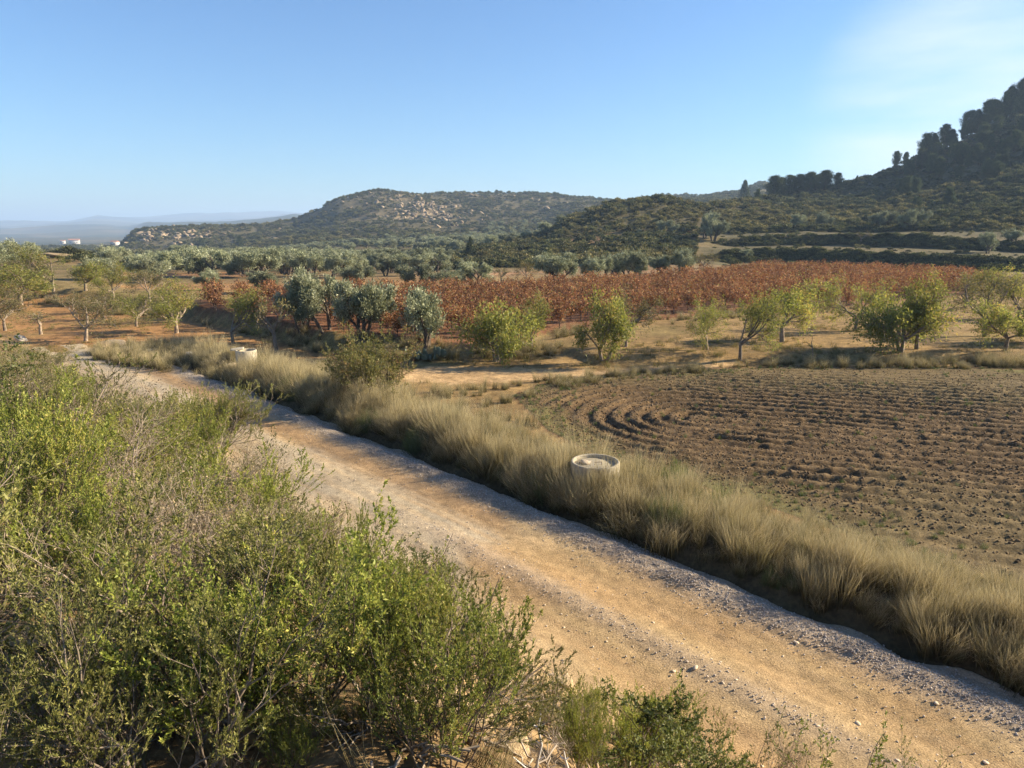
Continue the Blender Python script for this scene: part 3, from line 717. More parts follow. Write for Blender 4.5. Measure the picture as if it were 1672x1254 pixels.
def zone_colour(x, y):
    n = len(x); r = np.hypot(x, y); az = np.arctan2(x, y); s, t = st(x, y)
    c = np.tile(np.array([.27, .19, .088]), (n, 1))                # dry ochre orchard earth with thin straw
    def put(m, col):
        m = np.clip(m, 0, 1)[:, None]; c[:] = c * (1 - m) + np.array(col) * m
    f1 = fbm(x * .25, y * .25, 41, 4); f2 = fbm(x * .05, y * .05, 43, 4)
    put(sm((-x - 4) / 10) * .75, (.35, .195, .085))                # redder earth of the left orchard
    put(sm(f1 * 2.2) * .6, (.20, .165, .07))
    ye = np.interp(x, EX, EY)
    put(sm((y - ye + .4) / .5) * (1 - sm((y - ye - 5) / 5)) * .85, (.22, .185, .085))
    put(inside(x, y, VINE).astype(float), (.20, .105, .06))
    put(sm(.8 - seg_dist(x, y, SANDY)) * .0 + inside(x, y, SANDY), (.47, .335, .185))
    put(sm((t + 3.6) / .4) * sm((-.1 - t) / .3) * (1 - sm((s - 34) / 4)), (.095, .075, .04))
    put(inside(x, y, FIELD).astype(float), (.13, .08, .045))
    bank = sm((t - TOE) / .6) * (1 - sm((s - 50) / 15)) * (1 - sm((r - 60) / 30))
    put(bank, (.25, .178, .098)); put(bank * sm(f1 * 3 + .1) * .7, (.36, .255, .135)); put(bank * sm(-f1 * 3 - .3) * .8, (.15, .11, .065))
    # valley floor, groves, hills
    fl = sm((r - 75) / 20) * (1 - inside(x, y, VINE))
    put(fl, (.22, .165, .09)); put(fl * sm(f2 * 3), (.155, .13, .065)); put(fl * sm(-f2 * 4 - .6), (.33, .20, .11))
    hill = sm((r - 140) / 40)
    put(hill * .9, (.09, .085, .045)); put(hill * sm(f2 * 3 - .3) * .6, (.17, .145, .085))
    right = sm((az - .22) / .08) * sm((r - 112) / 6) * (1 - sm((r - 172) / 12))
    put(right * .9, (.115, .108, .058))
    far = sm((r - 900) / 500)
    put(far, (.10, .10, .065)); put(far * sm(fbm(x * .004, y * .004, 51, 4) * 4), (.17, .145, .09)); put(far * sm(-fbm(x * .003, y * .003, 57, 4) * 4 - .3), (.055, .065, .04))
    return c * np.array([.80, .755, .70])
C = zone_colour(X, Y)
# bare rock shows where the hills are steep
zz = Z.reshape(GX.shape); gyy, gxx = np.gradient(zz, gy, gx)
slope = np.hypot(gxx, gyy).ravel(); R_ = np.hypot(X, Y); AZ_ = np.arctan2(X, Y)
rk = sm((slope - .16) / .15) * sm((R_ - 380) / 60) * (1 - sm((R_ - 900) / 100)) * sm(fbm(X * .05, Y * .05, 61, 4) * 3 + .15) * sm((-AZ_ + .14) / .1)
rk = rk * (.15 + .85 * np.exp(-((AZ_ + .125) / .05) ** 2) + .9 * (AZ_ < -.36))
C = C * (1 - rk[:, None] * .85) + np.array([.40, .30, .19]) * rk[:, None] * .85
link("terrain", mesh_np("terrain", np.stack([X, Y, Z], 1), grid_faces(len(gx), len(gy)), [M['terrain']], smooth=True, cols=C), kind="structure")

# ---- the dirt road
rs = np.concatenate([np.arange(-9, 14, .05), np.arange(14, 26, .08), np.arange(26, 42, .14)]); rt = np.arange(-1.2, TOE + .9, .05)
RS, RT = np.meshgrid(rs, rt); S1, T1 = RS.ravel(), RT.ravel(); X1, Y1 = xy(S1, T1)
wv = .35 * fbm(S1 * .12, S1 * 0, 71, 2)
edge = sm((T1 + .8 + .25 * vnoise(S1 * 1.3, S1 * 0, 73)) / .3) * sm((TOE + .75 - T1) / .35)
wind = np.exp(-(np.where(T1 > .0 + wv * .6, T1 - wv * .6, (T1 - wv * .6) * .5) / .42) ** 2)                              # windrow of gravel along the verge
mid = np.exp(-((T1 - 2.05 - wv) / .26) ** 2) * (1 - sm((S1 - 9) / 4)) * (.55 + .5 * (vnoise(S1 * .7, T1, 75) + .5))
rut = np.exp(-((T1 - 1.25 - wv) / .3) ** 2) + np.exp(-((T1 - 2.9 - wv) / .3) ** 2)
Z1 = H(X1, Y1) + .012 + wind * (.07 + .05 * vnoise(S1 * 2, T1 * 2, 76)) + mid * .035 - rut * .03 + .03 * fbm(S1 * .8, T1 * 1.6, 77, 3) + .012 * fbm(S1 * 7, T1 * 9, 78, 2) * (1 + 1.5 * wind)
Z1 = Z1 - (1 - edge) * .3
c1 = np.tile(np.array([.335, .238, .122]), (len(X1), 1))
def mixc(c, m, col):
    m = np.clip(m, 0, 1)[:, None]; c[:] = c * (1 - m) + np.array(col) * m
f3 = fbm(S1 * .35, T1 * .9, 79, 4)
mixc(c1, sm(f3 * 2.2 + .1) * .8, (.41, .300, .165))
mixc(c1, sm(-f3 * 2.5) * .55, (.28, .175, .085))
old = sm((S1 - 7.6 + 1.2 * vnoise(T1 * .9, S1 * .3, 80) - .6 * (2 - T1)) / .9)           # older, greyer compacted surface up the road
pale = old * sm((T1 - .9 - .5 * vnoise(S1 * .5, T1, 81)) / .5)
mixc(c1, pale * .9, (.36, .30, .21))
mixc(c1, pale * sm(fbm(S1 * .5, T1 * .8, 83, 3) * 3) * .6, (.30, .26, .195))
for tt in (1.0, 1.22, 1.45, 2.75, 2.98, 3.2):                                    # tyre tracks
    tl = tt + wv + .12 * vnoise(S1 * .25, S1 * 0 + tt, 85)
    mixc(c1, np.exp(-((T1 - tl) / .07) ** 2) * (.35 + .4 * vnoise(S1 * .9, T1 * 3 + tt, 86)), (.27, .175, .09))
mixc(c1, sm(fbm(S1 * .5, T1 * 5.0, 87, 3) * 2.2) * .35, (.43, .31, .175))
damp = old * np.exp(-((T1 - .75 - .2 * vnoise(S1 * .6, 0 * T1, 84)) / .42) ** 2)
mixc(c1, damp * .75, (.31, .195, .10))
mixc(c1, np.clip(wind * 1.2, 0, 1) * .8, (.265, .222, .178))
mixc(c1, np.clip(mid * 1.3, 0, 1) * .6, (.29, .225, .16))
mixc(c1, rut * .30 * (1 - old), (.36, .235, .115))
mixc(c1, sm((T1 - 3.2) / .5) * .5, (.38, .275, .155))
link("road", mesh_np("road", np.stack([X1, Y1, Z1], 1), grid_faces(len(rs), len(rt)), [M['road']], smooth=True, cols=c1), kind="structure")

# ---- the ploughed field
FA = np.array(flat(1135, 684)); FDIR = np.array([.955, -.297])            # the furrows turn round the end of this line
def furrow(x, y):
    dx, dy = x - FA[0], y - FA[1]
    k = np.maximum(dx * FDIR[0] + dy * FDIR[1], 0)
    return np.hypot(dx - k * FDIR[0], dy - k * FDIR[1])
fx = np.arange(0, 27, .055); fy = np.arange(9.5, 33.5, .055)
FX, FY = np.meshgrid(fx, fy); X2, Y2 = FX.ravel(), FY.ravel()
in2 = inside(X2, Y2, FIELD); d2 = np.where(in2, seg_dist(X2, Y2, FIELD), -seg_dist(X2, Y2, FIELD))
q = furrow(X2, Y2) + .16 * fbm(X2 * .3, Y2 * .3, 91, 3)
core = sm((11.0 - q) / 5) * sm((d2 - .3) / 2)
fur = np.sin(q * 2 * PI / .60)
fur2 = np.clip(fur, -.9, .6)
clod = fbm(X2 * 3.6, Y2 * 3.6, 92, 4, .70); cl2 = np.maximum(fbm(X2 * 8.5, Y2 * 8.5, 95, 2), 0)
Z2 = H(X2, Y2) + .0 + (fur2 * .088 * (.45 + .55 * core) * (.75 + .9 * fbm(X2 * .6, Y2 * .6, 97, 3)) + clod * .040 + cl2 * .045) * sm((d2 + .1) / 1.0) * (.5 + .5 * core) + .01
Z2 = Z2 - sm(-(d2 - .15) / .5) * .3
c2 = np.tile(np.array([.104, .068, .035]), (len(X2), 1))
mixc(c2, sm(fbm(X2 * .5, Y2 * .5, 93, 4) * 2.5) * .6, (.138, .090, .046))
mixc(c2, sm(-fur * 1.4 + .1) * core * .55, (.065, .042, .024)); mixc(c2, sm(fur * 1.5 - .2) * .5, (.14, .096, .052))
mixc(c2, sm((q - 3.2 + 2.0 * fbm(X2 * .3, Y2 * .3, 94, 3)) / 4) * .5, (.14, .112, .055))
mixc(c2, sm((1.5 - d2 + 1.6 * fbm(X2 * .4, Y2 * .4, 96, 3)) / 1.8) * .55, (.13, .128, .042))
k2 = d2 > -.9
idm = -np.ones(len(X2), int); idm[k2] = np.arange(k2.sum())
Fq = grid_faces(len(fx), len(fy)); Fq = Fq[k2[Fq].all(1)]
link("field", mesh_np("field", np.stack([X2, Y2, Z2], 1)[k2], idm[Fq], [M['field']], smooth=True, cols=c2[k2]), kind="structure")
def field_z(x, y):
    i = np.clip(((x - fx[0]) / .055).astype(int), 0, len(fx) - 1); j = np.clip(((y - fy[0]) / .055).astype(int), 0, len(fy) - 1)
    return Z2.reshape(FX.shape)[j, i]
def road_z(s, t):
    i = np.clip(np.searchsorted(rs, s), 0, len(rs) - 1); j = np.clip(((t - rt[0]) / .05).astype(int), 0, len(rt) - 1)
    return Z1.reshape(RS.shape)[j, i]

# ---- loose ground cover: clods, gravel, pebbles (kind stuff)
CL = [rock_mesh("soil_clod", 500 + k, 1, 'clod', .8) for k in range(4)]
GR = [rock_mesh("gravel_stone", 520 + k, 1, 'gravel', .5) for k in range(3)]
PB = [rock_mesh("pebble", 530 + k, 1, 'pebble', .5) for k in range(3)]
x, y = sample_poly(FIELD, 150); keep = (x < 27) & (y < 33) & (RNG.random(len(x)) < .25 + .75 * sm((9.5 - furrow(x, y)) / 4)); x, y = x[keep], y[keep]
n = len(x); sc = .010 + .036 * RNG.random(n) ** 3.5
scatter("soil_clods", np.stack([x, y, field_z(x, y) + sc * .2], 1), rots(n, 1), sc, RNG.integers(0, 4, n), CL)
def road_pts(n, s0, s1, tm, ts):
    s = s0 + (s1 - s0) * RNG.random(n) ** 1.6; t = tm(s) + RNG.normal(size=n) * ts; return s, t  
wvf = lambda s: .35 * fbm(s * .12, s * 0, 71, 2)
s1_, t1_ = road_pts(30000, -7.5, 30, lambda s: -.03 + wvf(s) * .6, .29)
s2_, t2_ = road_pts(2000, -7.5, 11, lambda s: 2.05 + wvf(s), .20)
s3_, t3_ = -7.5 + 40 * RNG.random(1500), -.6 + 4.6 * RNG.random(1500)
s4_ = np.concatenate([s1_, s2_, s3_]); t4_ = np.concatenate([t1_, t2_, t3_]); k = (t4_ > -.9) & (t4_ < TOE); s4_, t4_ = s4_[k], t4_[k]
x, y = xy(s4_, t4_); n = len(x); sc = .007 + .013 * RNG.random(n) ** 2
scatter("gravel", np.stack([x, y, road_z(s4_, t4_) + sc * .3], 1), rots(n, 1), sc, RNG.integers(0, 3, n), GR)
s5_, t5_ = -7.5 + 26 * RNG.random(1300), .9 + 3.2 * RNG.random(1300) ** .8
x, y = xy(s5_, t5_); n = len(x); sc = .006 + .022 * RNG.random(n) ** 4
scatter("pebbles", np.stack([x, y, road_z(s5_, t5_) + sc * .2], 1), rots(n, .25), np.stack([sc * 1.3, sc, sc * .55], 1), RNG.integers(0, 3, n), PB)

# ---- grass
ST = [grass_tuft(600 + k, 85, .80, .18, .0050, lean=(-.10, -.08), droop=.45) for k in range(3)] + [grass_tuft(604, 130, .62, .30, .0046, lean=(-.22, -.18), droop=.75), grass_tuft(605, 55, 1.0, .12, .0050, droop=.22), grass_tuft(606, 16, 1.45, .16, .0042, droop=.12), grass_tuft(607, 110, .60, .22, .0046, droop=.5, mat='green_grass')]
SG = [grass_tuft(620 + k, 34, .20, .14, .006, droop=.3, mat='short') for k in range(4)]
GG = [grass_tuft(640 + k, 70, .34, .15, .005, droop=.35, mat='green_grass') for k in range(3)]
def verge(n, s0, s1, t0, t1, smin, smax, pw=1.0):
    s = s0 + (s1 - s0) * RNG.random(n) ** pw; t = t0 + (t1 - t0) * RNG.random(n)
    x, y = xy(s, t); return s, t, x, y, smin + (smax - smin) * RNG.random(n) * np.clip(.55 + .9 * (vnoise(s * 1.1, t * 1.3, 101) + .5), .4, 1.5)
well_xy = np.array(flat(972, 756, .85)); W2 = np.array(flat(404, 600, .15))
nc = 540                                              # tussocks: each a knot of tufts of one height that fall outwards
cs = -9.5 + 41 * RNG.random(nc) ** 1.1; ct = -.85 - 2.75 * RNG.random(nc)
ch = (.55 + .75 * RNG.random(nc)) * np.interp(cs, [-9, 0, 4, 8, 12, 22, 30], [.74, .74, .80, 1.0, 1.05, 1.0, .95]) * np.interp(ct, [-3.6, -2.8, -1.6, -.85], [.5, .85, 1.0, .85])
cr_ = .14 + .26 * RNG.random(nc)
kk = RNG.integers(7, 15, nc); own = np.repeat(np.arange(nc), kk); m = len(own)
a_ = RNG.random(m) * 2 * PI; rr_ = np.sqrt(RNG.random(m))
cx_, cy_ = xy(cs[own], ct[own]); x = cx_ + np.cos(a_) * rr_ * cr_[own]; y = cy_ + np.sin(a_) * rr_ * cr_[own]
tl_ = .42 * rr_; rt_ = np.stack([-np.sin(a_) * tl_ + RNG.normal(size=m) * .1, np.cos(a_) * tl_ + RNG.normal(size=m) * .1, RNG.normal(size=m) * .8], 1)
sc = ch[own] * (.8 + .35 * RNG.random(m)); ix = np.where(own % 9 == 4, 6, np.where(RNG.random(m) < .55, (own % 3), np.where(RNG.random(m) < .22, 5, np.where(own % 5 < 2, 3, 4))))
s_, t_, x2, y2, sc2 = verge(2300, -9.5, 30, -3.7, -.75, .35, .70, 1.1)          # shorter growth between them
x = np.concatenate([x, x2]); y = np.concatenate([y, y2]); sc = np.concatenate([sc, sc2]); rt_ = np.concatenate([rt_, rots(len(x2), .25)]); ix = np.concatenate([ix, RNG.integers(0, 4, len(x2))])
k = (np.hypot(x - well_xy[0], y - well_xy[1]) > .66) & (np.hypot(x - W2[0], y - W2[1] + .5) > 1.0)
x, y, sc, rt_, ix = x[k], y[k], sc[k], rt_[k], ix[k]
m = 64; a_ = PI * (.92 + .58 * RNG.random(m)); rr_ = .64 + .35 * RNG.random(m)                     # grass close in front of the near well
x = np.concatenate([x, well_xy[0] + np.cos(a_) * rr_]); y = np.concatenate([y, well_xy[1] + np.sin(a_) * rr_]); sc = np.concatenate([sc, .70 + .45 * RNG.random(m)])
rt_ = np.concatenate([rt_, np.stack([RNG.normal(size=m) * .12, RNG.normal(size=m) * .12, RNG.normal(size=m) * .6], 1)]); ix = np.concatenate([ix, RNG.integers(0, 5, m)]); n = len(x)
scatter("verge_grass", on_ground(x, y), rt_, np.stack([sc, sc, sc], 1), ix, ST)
bits = []
def strip(px, dens, lo, hi):
    x, y = sample_poly(wpoly(px), dens); m = lo + (hi - lo) * RNG.random(len(x)); bits.append((x, y, m))
strip([(150, 570), (300, 560), (420, 592), (560, 610), (560, 640), (430, 640), (300, 612), (150, 590)], 10, .5, 1.0)       # round the far well
strip([(420, 600), (640, 605), (690, 640), (840, 670), (880, 700), (700, 680), (560, 640)], 7, .35, .8)
strip([(700, 640), (850, 625), (960, 613), (1150, 600), (1150, 610), (980, 625), (890, 650), (850, 670), (760, 665)], 9, .35, .7)   # far-left rim of the field
strip([(1150, 601), (1300, 593), (1500, 590), (1800, 596), (1800, 606), (1500, 603), (1300, 603)], 9, .4, .85)
strip([(1430, 590), (1560, 588), (1800, 594), (1800, 602), (1560, 600)], 9, .6, .95)
strip([(480, 548), (640, 552), (760, 568), (860, 560), (930, 560), (900, 585), (760, 590), (620, 590), (540, 580)], 5, .5, 1.0)      # long grass under the olives
strip([(0, 470), (300, 508), (540, 560), (540, 582), (300, 524), (0, 486)], 3.2, .5, 1.0)
strip([(900, 556), (1010, 538), (1160, 524), (1330, 514), (1500, 500), (1500, 492), (1330, 504), (1160, 512), (1010, 527), (900, 542)], 3.0, .45, .8)
x = np.concatenate([b[0] for b in bits]); y = np.concatenate([b[1] for b in bits]); sc = np.concatenate([b[2] for b in bits])
k = fbm(x * .5, y * .5, 111, 3) > -.22; k &= np.hypot(x - W2[0], y - W2[1] + .6) > 1.1
x, y, sc = x[k], y[k], sc[k]; n = len(x)
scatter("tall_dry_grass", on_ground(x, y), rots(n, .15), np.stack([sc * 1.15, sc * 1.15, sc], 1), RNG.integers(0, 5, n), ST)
bits = []
strip([(690, 625), (960, 610), (1200, 596), (1800, 600), (1800, 480), (1330, 514), (1010, 540), (700, 590)], 4.5, .5, 1.5)
strip([(-60, 495), (300, 526), (560, 590), (560, 612), (300, 590), (-60, 570)], 3.0, .4, 1.2)
x = np.concatenate([b[0] for b in bits]); y = np.concatenate([b[1] for b in bits]); sc = np.concatenate([b[2] for b in bits])
k = (fbm(x * .3, y * .3, 113, 3) > -.1) & ~inside(x, y, SANDY) & ~inside(x, y, FIELD) & (y < 75); x, y, sc = x[k], y[k], sc[k]; n = len(x)
scatter("short_grass", on_ground(x, y), rots(n, .2), sc, RNG.integers(0, 4, n), SG)
x, y = sample_poly(FIELD, 14); d = seg_dist(x, y, FIELD); k = (x < 26.5) & (y < 33) & (RNG.random(len(x)) < (.07 + .75 * sm((1.8 - d + 2 * fbm(x * .4, y * .4, 115, 3)) / 2))); x, y = x[k], y[k]; n = len(x)
scatter("field_weeds", np.stack([x, y, field_z(x, y)], 1), rots(n, .3), .16 + .34 * RNG.random(n), RNG.integers(0, 3, n), GG)
# undergrowth and litter on the bank
s_ = -4 + 50 * RNG.random(2600) ** 1.5; t_ = TOE + .2 + 7 * RNG.random(2600); x, y = xy(s_, t_)
k = (np.hypot(x, y) > 1.9) & (fbm(x * .8, y * .8, 117, 3) > -.05) & (x < .35 * y - .9); x, y, s_ = x[k], y[k], s_[k]; n = len(x)
sc = (.25 + .5 * RNG.random(n)) * np.interp(np.hypot(x, y), [3, 12], [.5, 1.1])
scatter("bank_grass", on_ground(x, y), rots(n, .35), sc, RNG.integers(0, 8, n), ST + GG)
TW = []
for k in range(4):
    g = Grow(700 + k)
    for j in range(5):
        a = g.rng.random() * 6.28; p = [(math.cos(a) * .15 * i / 4 + g.rng.gauss(0, .012), math.sin(a) * .15 * i / 4 + g.rng.gauss(0, .012), .01 + .02 * g.rng.random()) for i in range(5)]
        g.lines.append((p, [.004] * 5, 0))
    TW.append(g.wood_mesh("fallen_twig", M['twig'] if k % 2 else M['litter'], 3, 1))
s_ = -5 + 20 * RNG.random(5200) ** 1.4; t_ = TOE + .1 + 6.5 * RNG.random(5200); x, y = xy(s_, t_); k = np.hypot(x, y) > 1.6; x, y = x[k], y[k]; n = len(x)
sel = RNG.random(n) < .45
sc = np.where(sel, .5 + 1.1 * RNG.random(n), .010 + .05 * RNG.random(n) ** 3)
scatter("litter", on_ground(x, y), np.where(sel[:, None], rots(n, .3), rots(n, 1)), sc, np.where(sel, RNG.integers(0, 4, n), 4 + RNG.integers(0, 3, n)), TW + CL[:3])

# ---- scrub on the knoll and the hills
SB = [bush_scrub(800 + k) for k in range(5)] + [bush_scrub(806 + k, 420, 'scrub_light') for k in range(2)]
n = 90000
r = np.exp(math.log(104) + (math.log(820) - math.log(104)) * RNG.random(n)); az = -.68 + 1.42 * RNG.random(n)
x, y = r * np.sin(az), r * np.cos(az)
nf = fbm(x * .05, y * .05, 121, 4); nf2 = fbm(x * .012, y * .012, 123, 3)
zt = H(x, y); e = 1.5; gx_ = (H(x + e, y) - zt) / e; gy_ = (H(x, y + e) - zt) / e; sl = np.hypot(gx_, gy_)
dens = sm((sl - .05) / .12) * (.55 + 1.0 * nf)
dens = np.where(r > 300, np.maximum(dens, .62 + nf), dens)
dens = np.where((az > .22) & (r > 112) & (r < 152), np.where(sl > .30, 1.0, .02), dens)
dens = np.where((az > -.13) & (az < .25) & (r > 112) & (r < 240), np.maximum(dens, .75 + nf), dens)
dens = np.where((az > .28) & (r > 165), np.maximum(dens, .75 + .8 * nf), dens)
dens = np.where((az < -.15) & (r < 330), dens * .25, dens)
dens[inside(x, y, VINE)] = 0
uu_ = UC + FPX * 1.02 * np.tan(az); pv_ = 375 - (zt - EYE) / r * FPX * 1.04
dens = dens * (1 - .75 * np.exp(-((uu_ - 698) / 42) ** 2 - ((pv_ - 345) / 18) ** 2) * (r > 400) - .6 * np.exp(-((uu_ - 275) / 55) ** 2 - ((pv_ - 388) / 9) ** 2) * (r > 400))
k = RNG.random(n) < dens; x, y, r, zt, nf = x[k], y[k], r[k], zt[k], nf[k]; n = len(x)
sc = (.8 + 1.7 * RNG.random(n) ** 1.8) * np.interp(r, [100, 250, 700], [.9, 1.1, 1.8])
sc = np.where((np.arctan2(x, y) > .22) & (r > 112) & (r < 165), sc * .62, sc)
scatter("scrub", np.stack([x, y, zt - .1], 1), rots(n, .12), np.stack([sc, sc, sc * (.55 + .4 * RNG.random(n))], 1), np.where(fbm(x * .045, y * .045, 127, 3) + .25 * RNG.normal(size=n) + .30 * np.exp(-((x - 62) / 32) ** 2 - ((y - 185) / 40) ** 2) > .26, 5 + RNG.integers(0, 2, n), RNG.integers(0, 5, n)), SB)  # paler grassy scrub gathers on the knoll's lit side, some sunlight in its colour
BXS, BYS, BSC = [], [], []
for idx, lo, hi, dn in ((3, 1185, 1800, 1.0), (5, 1290, 1575, .8), (5, 1200, 1290, .35), (5, 1575, 1760, .45)):
    uu = np.array([u for u in sorted(COLS) if 1200 <= u <= 1672]); az_c = np.array([math.atan2(ray(u, 400)[0], ray(u, 400)[1]) for u in uu]); rt0 = np.array([COLS[u][idx][0] for u in uu])
    m = int((hi - lo) * 2.6 * dn); u2 = lo + (hi - lo) * RNG.random(m); a2 = np.arctan((u2 - UC) / FPX / 1.02); r2 = np.interp(a2, az_c, rt0) - 3.0 * RNG.random(m) - .1
    BXS.append(r2 * np.sin(a2)); BYS.append(r2 * np.cos(a2)); BSC.append(.7 + .7 * RNG.random(m))
x, y, sc = np.concatenate(BXS), np.concatenate(BYS), np.concatenate(BSC); n = len(x)
scatter("bank_scrub", on_ground(x, y, -.1), rots(n, .1), np.stack([sc * 1.2, sc * 1.2, sc * .85], 1), RNG.integers(0, 5, n), SB)
# outcrops on the mesas: tumbled blocks
RB = [rock_mesh("outcrop_block", 820 + k, 2, 'outcrop', 1.2) for k in range(4)]
n = 5200 // 2
u_ = 200 + 800 * RNG.random(n); r = 430 + 230 * RNG.random(n); az = np.arctan((u_ - UC) / FPX / 1.02); x, y = r * np.sin(az), r * np.cos(az)
zt = H(x, y); sl = np.hypot((H(x + 2, y) - zt) / 2, (H(x, y + 2) - zt) / 2)
k = (RNG.random(n) < sm((sl - .14) / .12) * (.15 + 1.6 * np.maximum(fbm(x * .04, y * .04, 131, 3) + .10, 0)) * (.25 + .9 * np.exp(-((u_ - 690) / 60) ** 2) + 1.2 * (u_ < 330))) ; x, y, zt = x[k], y[k], zt[k]
ob = []
for uc, vc_, su, sv, m in ((695, 345, 26, 11, 130), (668, 338, 14, 6, 50), (735, 362, 18, 6, 30), (262, 388, 30, 6, 75), (320, 384, 26, 4, 50), (830, 322, 40, 3, 22), (880, 330, 30, 6, 15)):
    for i in range(m):
        q_ = at(uc + su * RNG.normal(), vc_ + sv * RNG.normal())
        if 420 < math.hypot(q_[0], q_[1]) < 760: ob.append(q_)
ob = np.array(ob); x = np.concatenate([x, ob[:, 0]]); y = np.concatenate([y, ob[:, 1]]); zt = np.concatenate([zt, ob[:, 2] + .5]); n = len(x)
sc = .45 + 1.6 * RNG.random(n) ** 2.2
scatter("outcrop_rocks", np.stack([x, y, zt + sc * .1], 1), rots(n, .5), np.stack([sc * 1.3, sc, sc * .8], 1), RNG.integers(0, 4, n), RB)

# ================================================================== THINGS
# ---- concrete well rings
def lathe(prof, n=40, jit=0.0, seed=0):
    rng = np.random.default_rng(seed); a = np.arange(n) * 2 * PI / n
    V = []
    for (r, z) in prof:
        j = 1 + jit * rng.normal(size=n); V.append(np.stack([np.cos(a) * r * j, np.sin(a) * r * j, np.full(n, z) + jit * .4 * rng.normal(size=n)], 1))
    V = np.concatenate(V); m = len(prof); i = np.arange(m * n).reshape(m, n); k = np.roll(i, -1, 1)
    F = np.stack([i[:-1], k[:-1], k[1:], i[1:]], -1).reshape(-1, 4)
    return V, F
def rod(pts, r, name, mat, parent):
    V, F = tubes([(pts, [r] * len(pts))], 6); return link(name, mesh_np(name, V, F, [mat], smooth=True), parent)
def disc(r, z0, z1, n=40, cx=0, cy=0):
    V, F = lathe([(.001, z0), (r * .98, z0), (r, z0 + .006), (r, z1 - .006), (r * .98, z1), (.001, z1)], n); V[:, 0] += cx; V[:, 1] += cy
    return V, F[:, ::-1]
px_, py_ = well_xy
wz = h1(px_, py_)
TOPZ = .90 - wz if wz < .5 else .8
well = thing("concrete_well", (px_, py_, wz), "round concrete well ring with a sunken lid, deep in the verge grass", "well")
V, F = lathe([(.545, -.25), (.55, .0), (.55, TOPZ - .03), (.54, TOPZ - .005), (.525, TOPZ), (.495, TOPZ), (.486, TOPZ - .01), (.482, TOPZ - .03), (.482, -.2)], 56, .006, 3)
link("ring", mesh_np("ring", V, F, [M['concrete']], smooth=True), well)
V, F = disc(.478, TOPZ - .13, TOPZ - .075, 48); link("lid", mesh_np("lid", V, F, [M['concrete']], smooth=False), well)
rod([(-.02, -.05, TOPZ - .08), (-.02, -.05, TOPZ - .015), (.14, -.03, TOPZ - .015), (.14, -.03, TOPZ - .08)], .009, "handle", M['iron'], well)
rk_ = link("stone", rock_mesh("stone", 901, 2, 'rock_pale'), None, label="rough pale stone lying on the lid of the nearer well", category="stone")
rk_.location = (px_ - .23, py_ + .02, wz + TOPZ - .03); rk_.scale = (.13, .10, .085); rk_.rotation_euler = (.2, .1, .5)
for dx, dy, s, lb in ((-.33, .08, .055, "small chip of stone at the left rim on the well lid"), (-.12, .10, .045, "small chip of stone by the iron handle on the well lid")):
    o = link("stone", rk_.data, None, label=lb, category="stone"); o.location = (px_ + dx, py_ + dy, wz + TOPZ - .06); o.scale = (s, s * .8, s * .7); o.rotation_euler = (.4, dx * 9, 1.2)
w2 = flat(404, 600, .15); wz2 = h1(*w2)
well2 = thing("concrete_well", (w2[0], w2[1], wz2), "pale open concrete well ring with a slab tilted over its rim at the orchard edge", "well", rz=.4)
V, F = lathe([(.44, -.3), (.44, .0), (.44, .75), (.43, .775), (.42, .78), (.375, .78), (.365, .76), (.365, -.3)], 48, .005, 4)
link("ring", mesh_np("ring", V, F, [M['concrete']], smooth=True), well2)
V, F = disc(.36, .35, .40, 32); link("fill", mesh_np("fill", V, F, [M['clod']]), well2)
# the slab and the rubble by it are things of their own
def slab(name, loc, size, rot, label, seed, mat='concrete'):
    V, F = ico(3); V = np.sign(V) * np.abs(V) ** .28; V /= np.abs(V).max(); rng = np.random.default_rng(seed); V = V * (1 + .03 * rng.normal(size=V.shape))
    o = link(name, mesh_np(name, V * np.array(size) * .5, F, [M[mat]]), None, label=label, category="slab"); o.location = loc; o.rotation_euler = rot; return o
slab("concrete_slab", (w2[0] - .44, w2[1] + .15, wz2 + .795), (.55, .42, .06), (.03, -.10, .3), "flat concrete slab resting on the left rim of the open well", 5)
x, y, z = at(318, 586); slab("stone_slab", (x, y, z + .26), (.7, .35, .08), (.05, .06, .1), "long flat pale stone slab in the dry grass left of the open well", 6, 'rock_pale')
x, y, z = at(245, 580); slab("stone_block", (x, y, z + .14), (.28, .25, .34), (.1, .1, .5), "upright pale stone block in the grass by the orchard, left of the long slab", 7, 'rock_pale')
# ---- rocks one can point at
ROCKS = [rock_mesh("rock", 910 + k, 3, 'rock', .9) for k in range(4)] + [rock_mesh("rock", 920 + k, 3, 'rock_pale', .9) for k in range(3)]
def rock(u, v, size, label, k, up=.25, sq=(1, 1, .8), rz=0., p=None):
    x, y, z = p or at(u, v)
    o = link("rock", ROCKS[k], None, label=label, category="rock"); o.location = (x, y, z + size * up * .5); o.scale = tuple(size * .5 * a for a in sq); o.rotation_euler = (.15 * (k - 2), .1 * k, rz)
    return o
rock(36, 560, .6, "pale boulder on top of the bushy bank at the far end of the track", 4, .9, (1.3, .8, .5))
rock(385, 604, .7, "heap-shaped ochre rock in the grass against the open well", 1, .5, (1.3, .9, .6))
rock(450, 842, .36, "rough ochre rock on the bank top beside the grey track surface", 0, .6, (1.2, .9, .8))
rock(428, 838, .24, "pale ochre rock leaning on the rough rock of the bank top", 4, .6)
rock(478, 848, .20, "small crumbly ochre rock on the right of the bank-top rocks", 2, .5)
rock(152, 872, .30, "pinkish pale rock standing among the dry twigs on the bank", 5, .8, (.7, .8, 1.2))
rock(102, 862, .20, "small cream rock among green shoots left of the pinkish rock", 6, .6)
rock(55, 1055, .30, "ochre rock half hidden under the bushes at the left edge", 0, .4, (1.2, .8, .6))
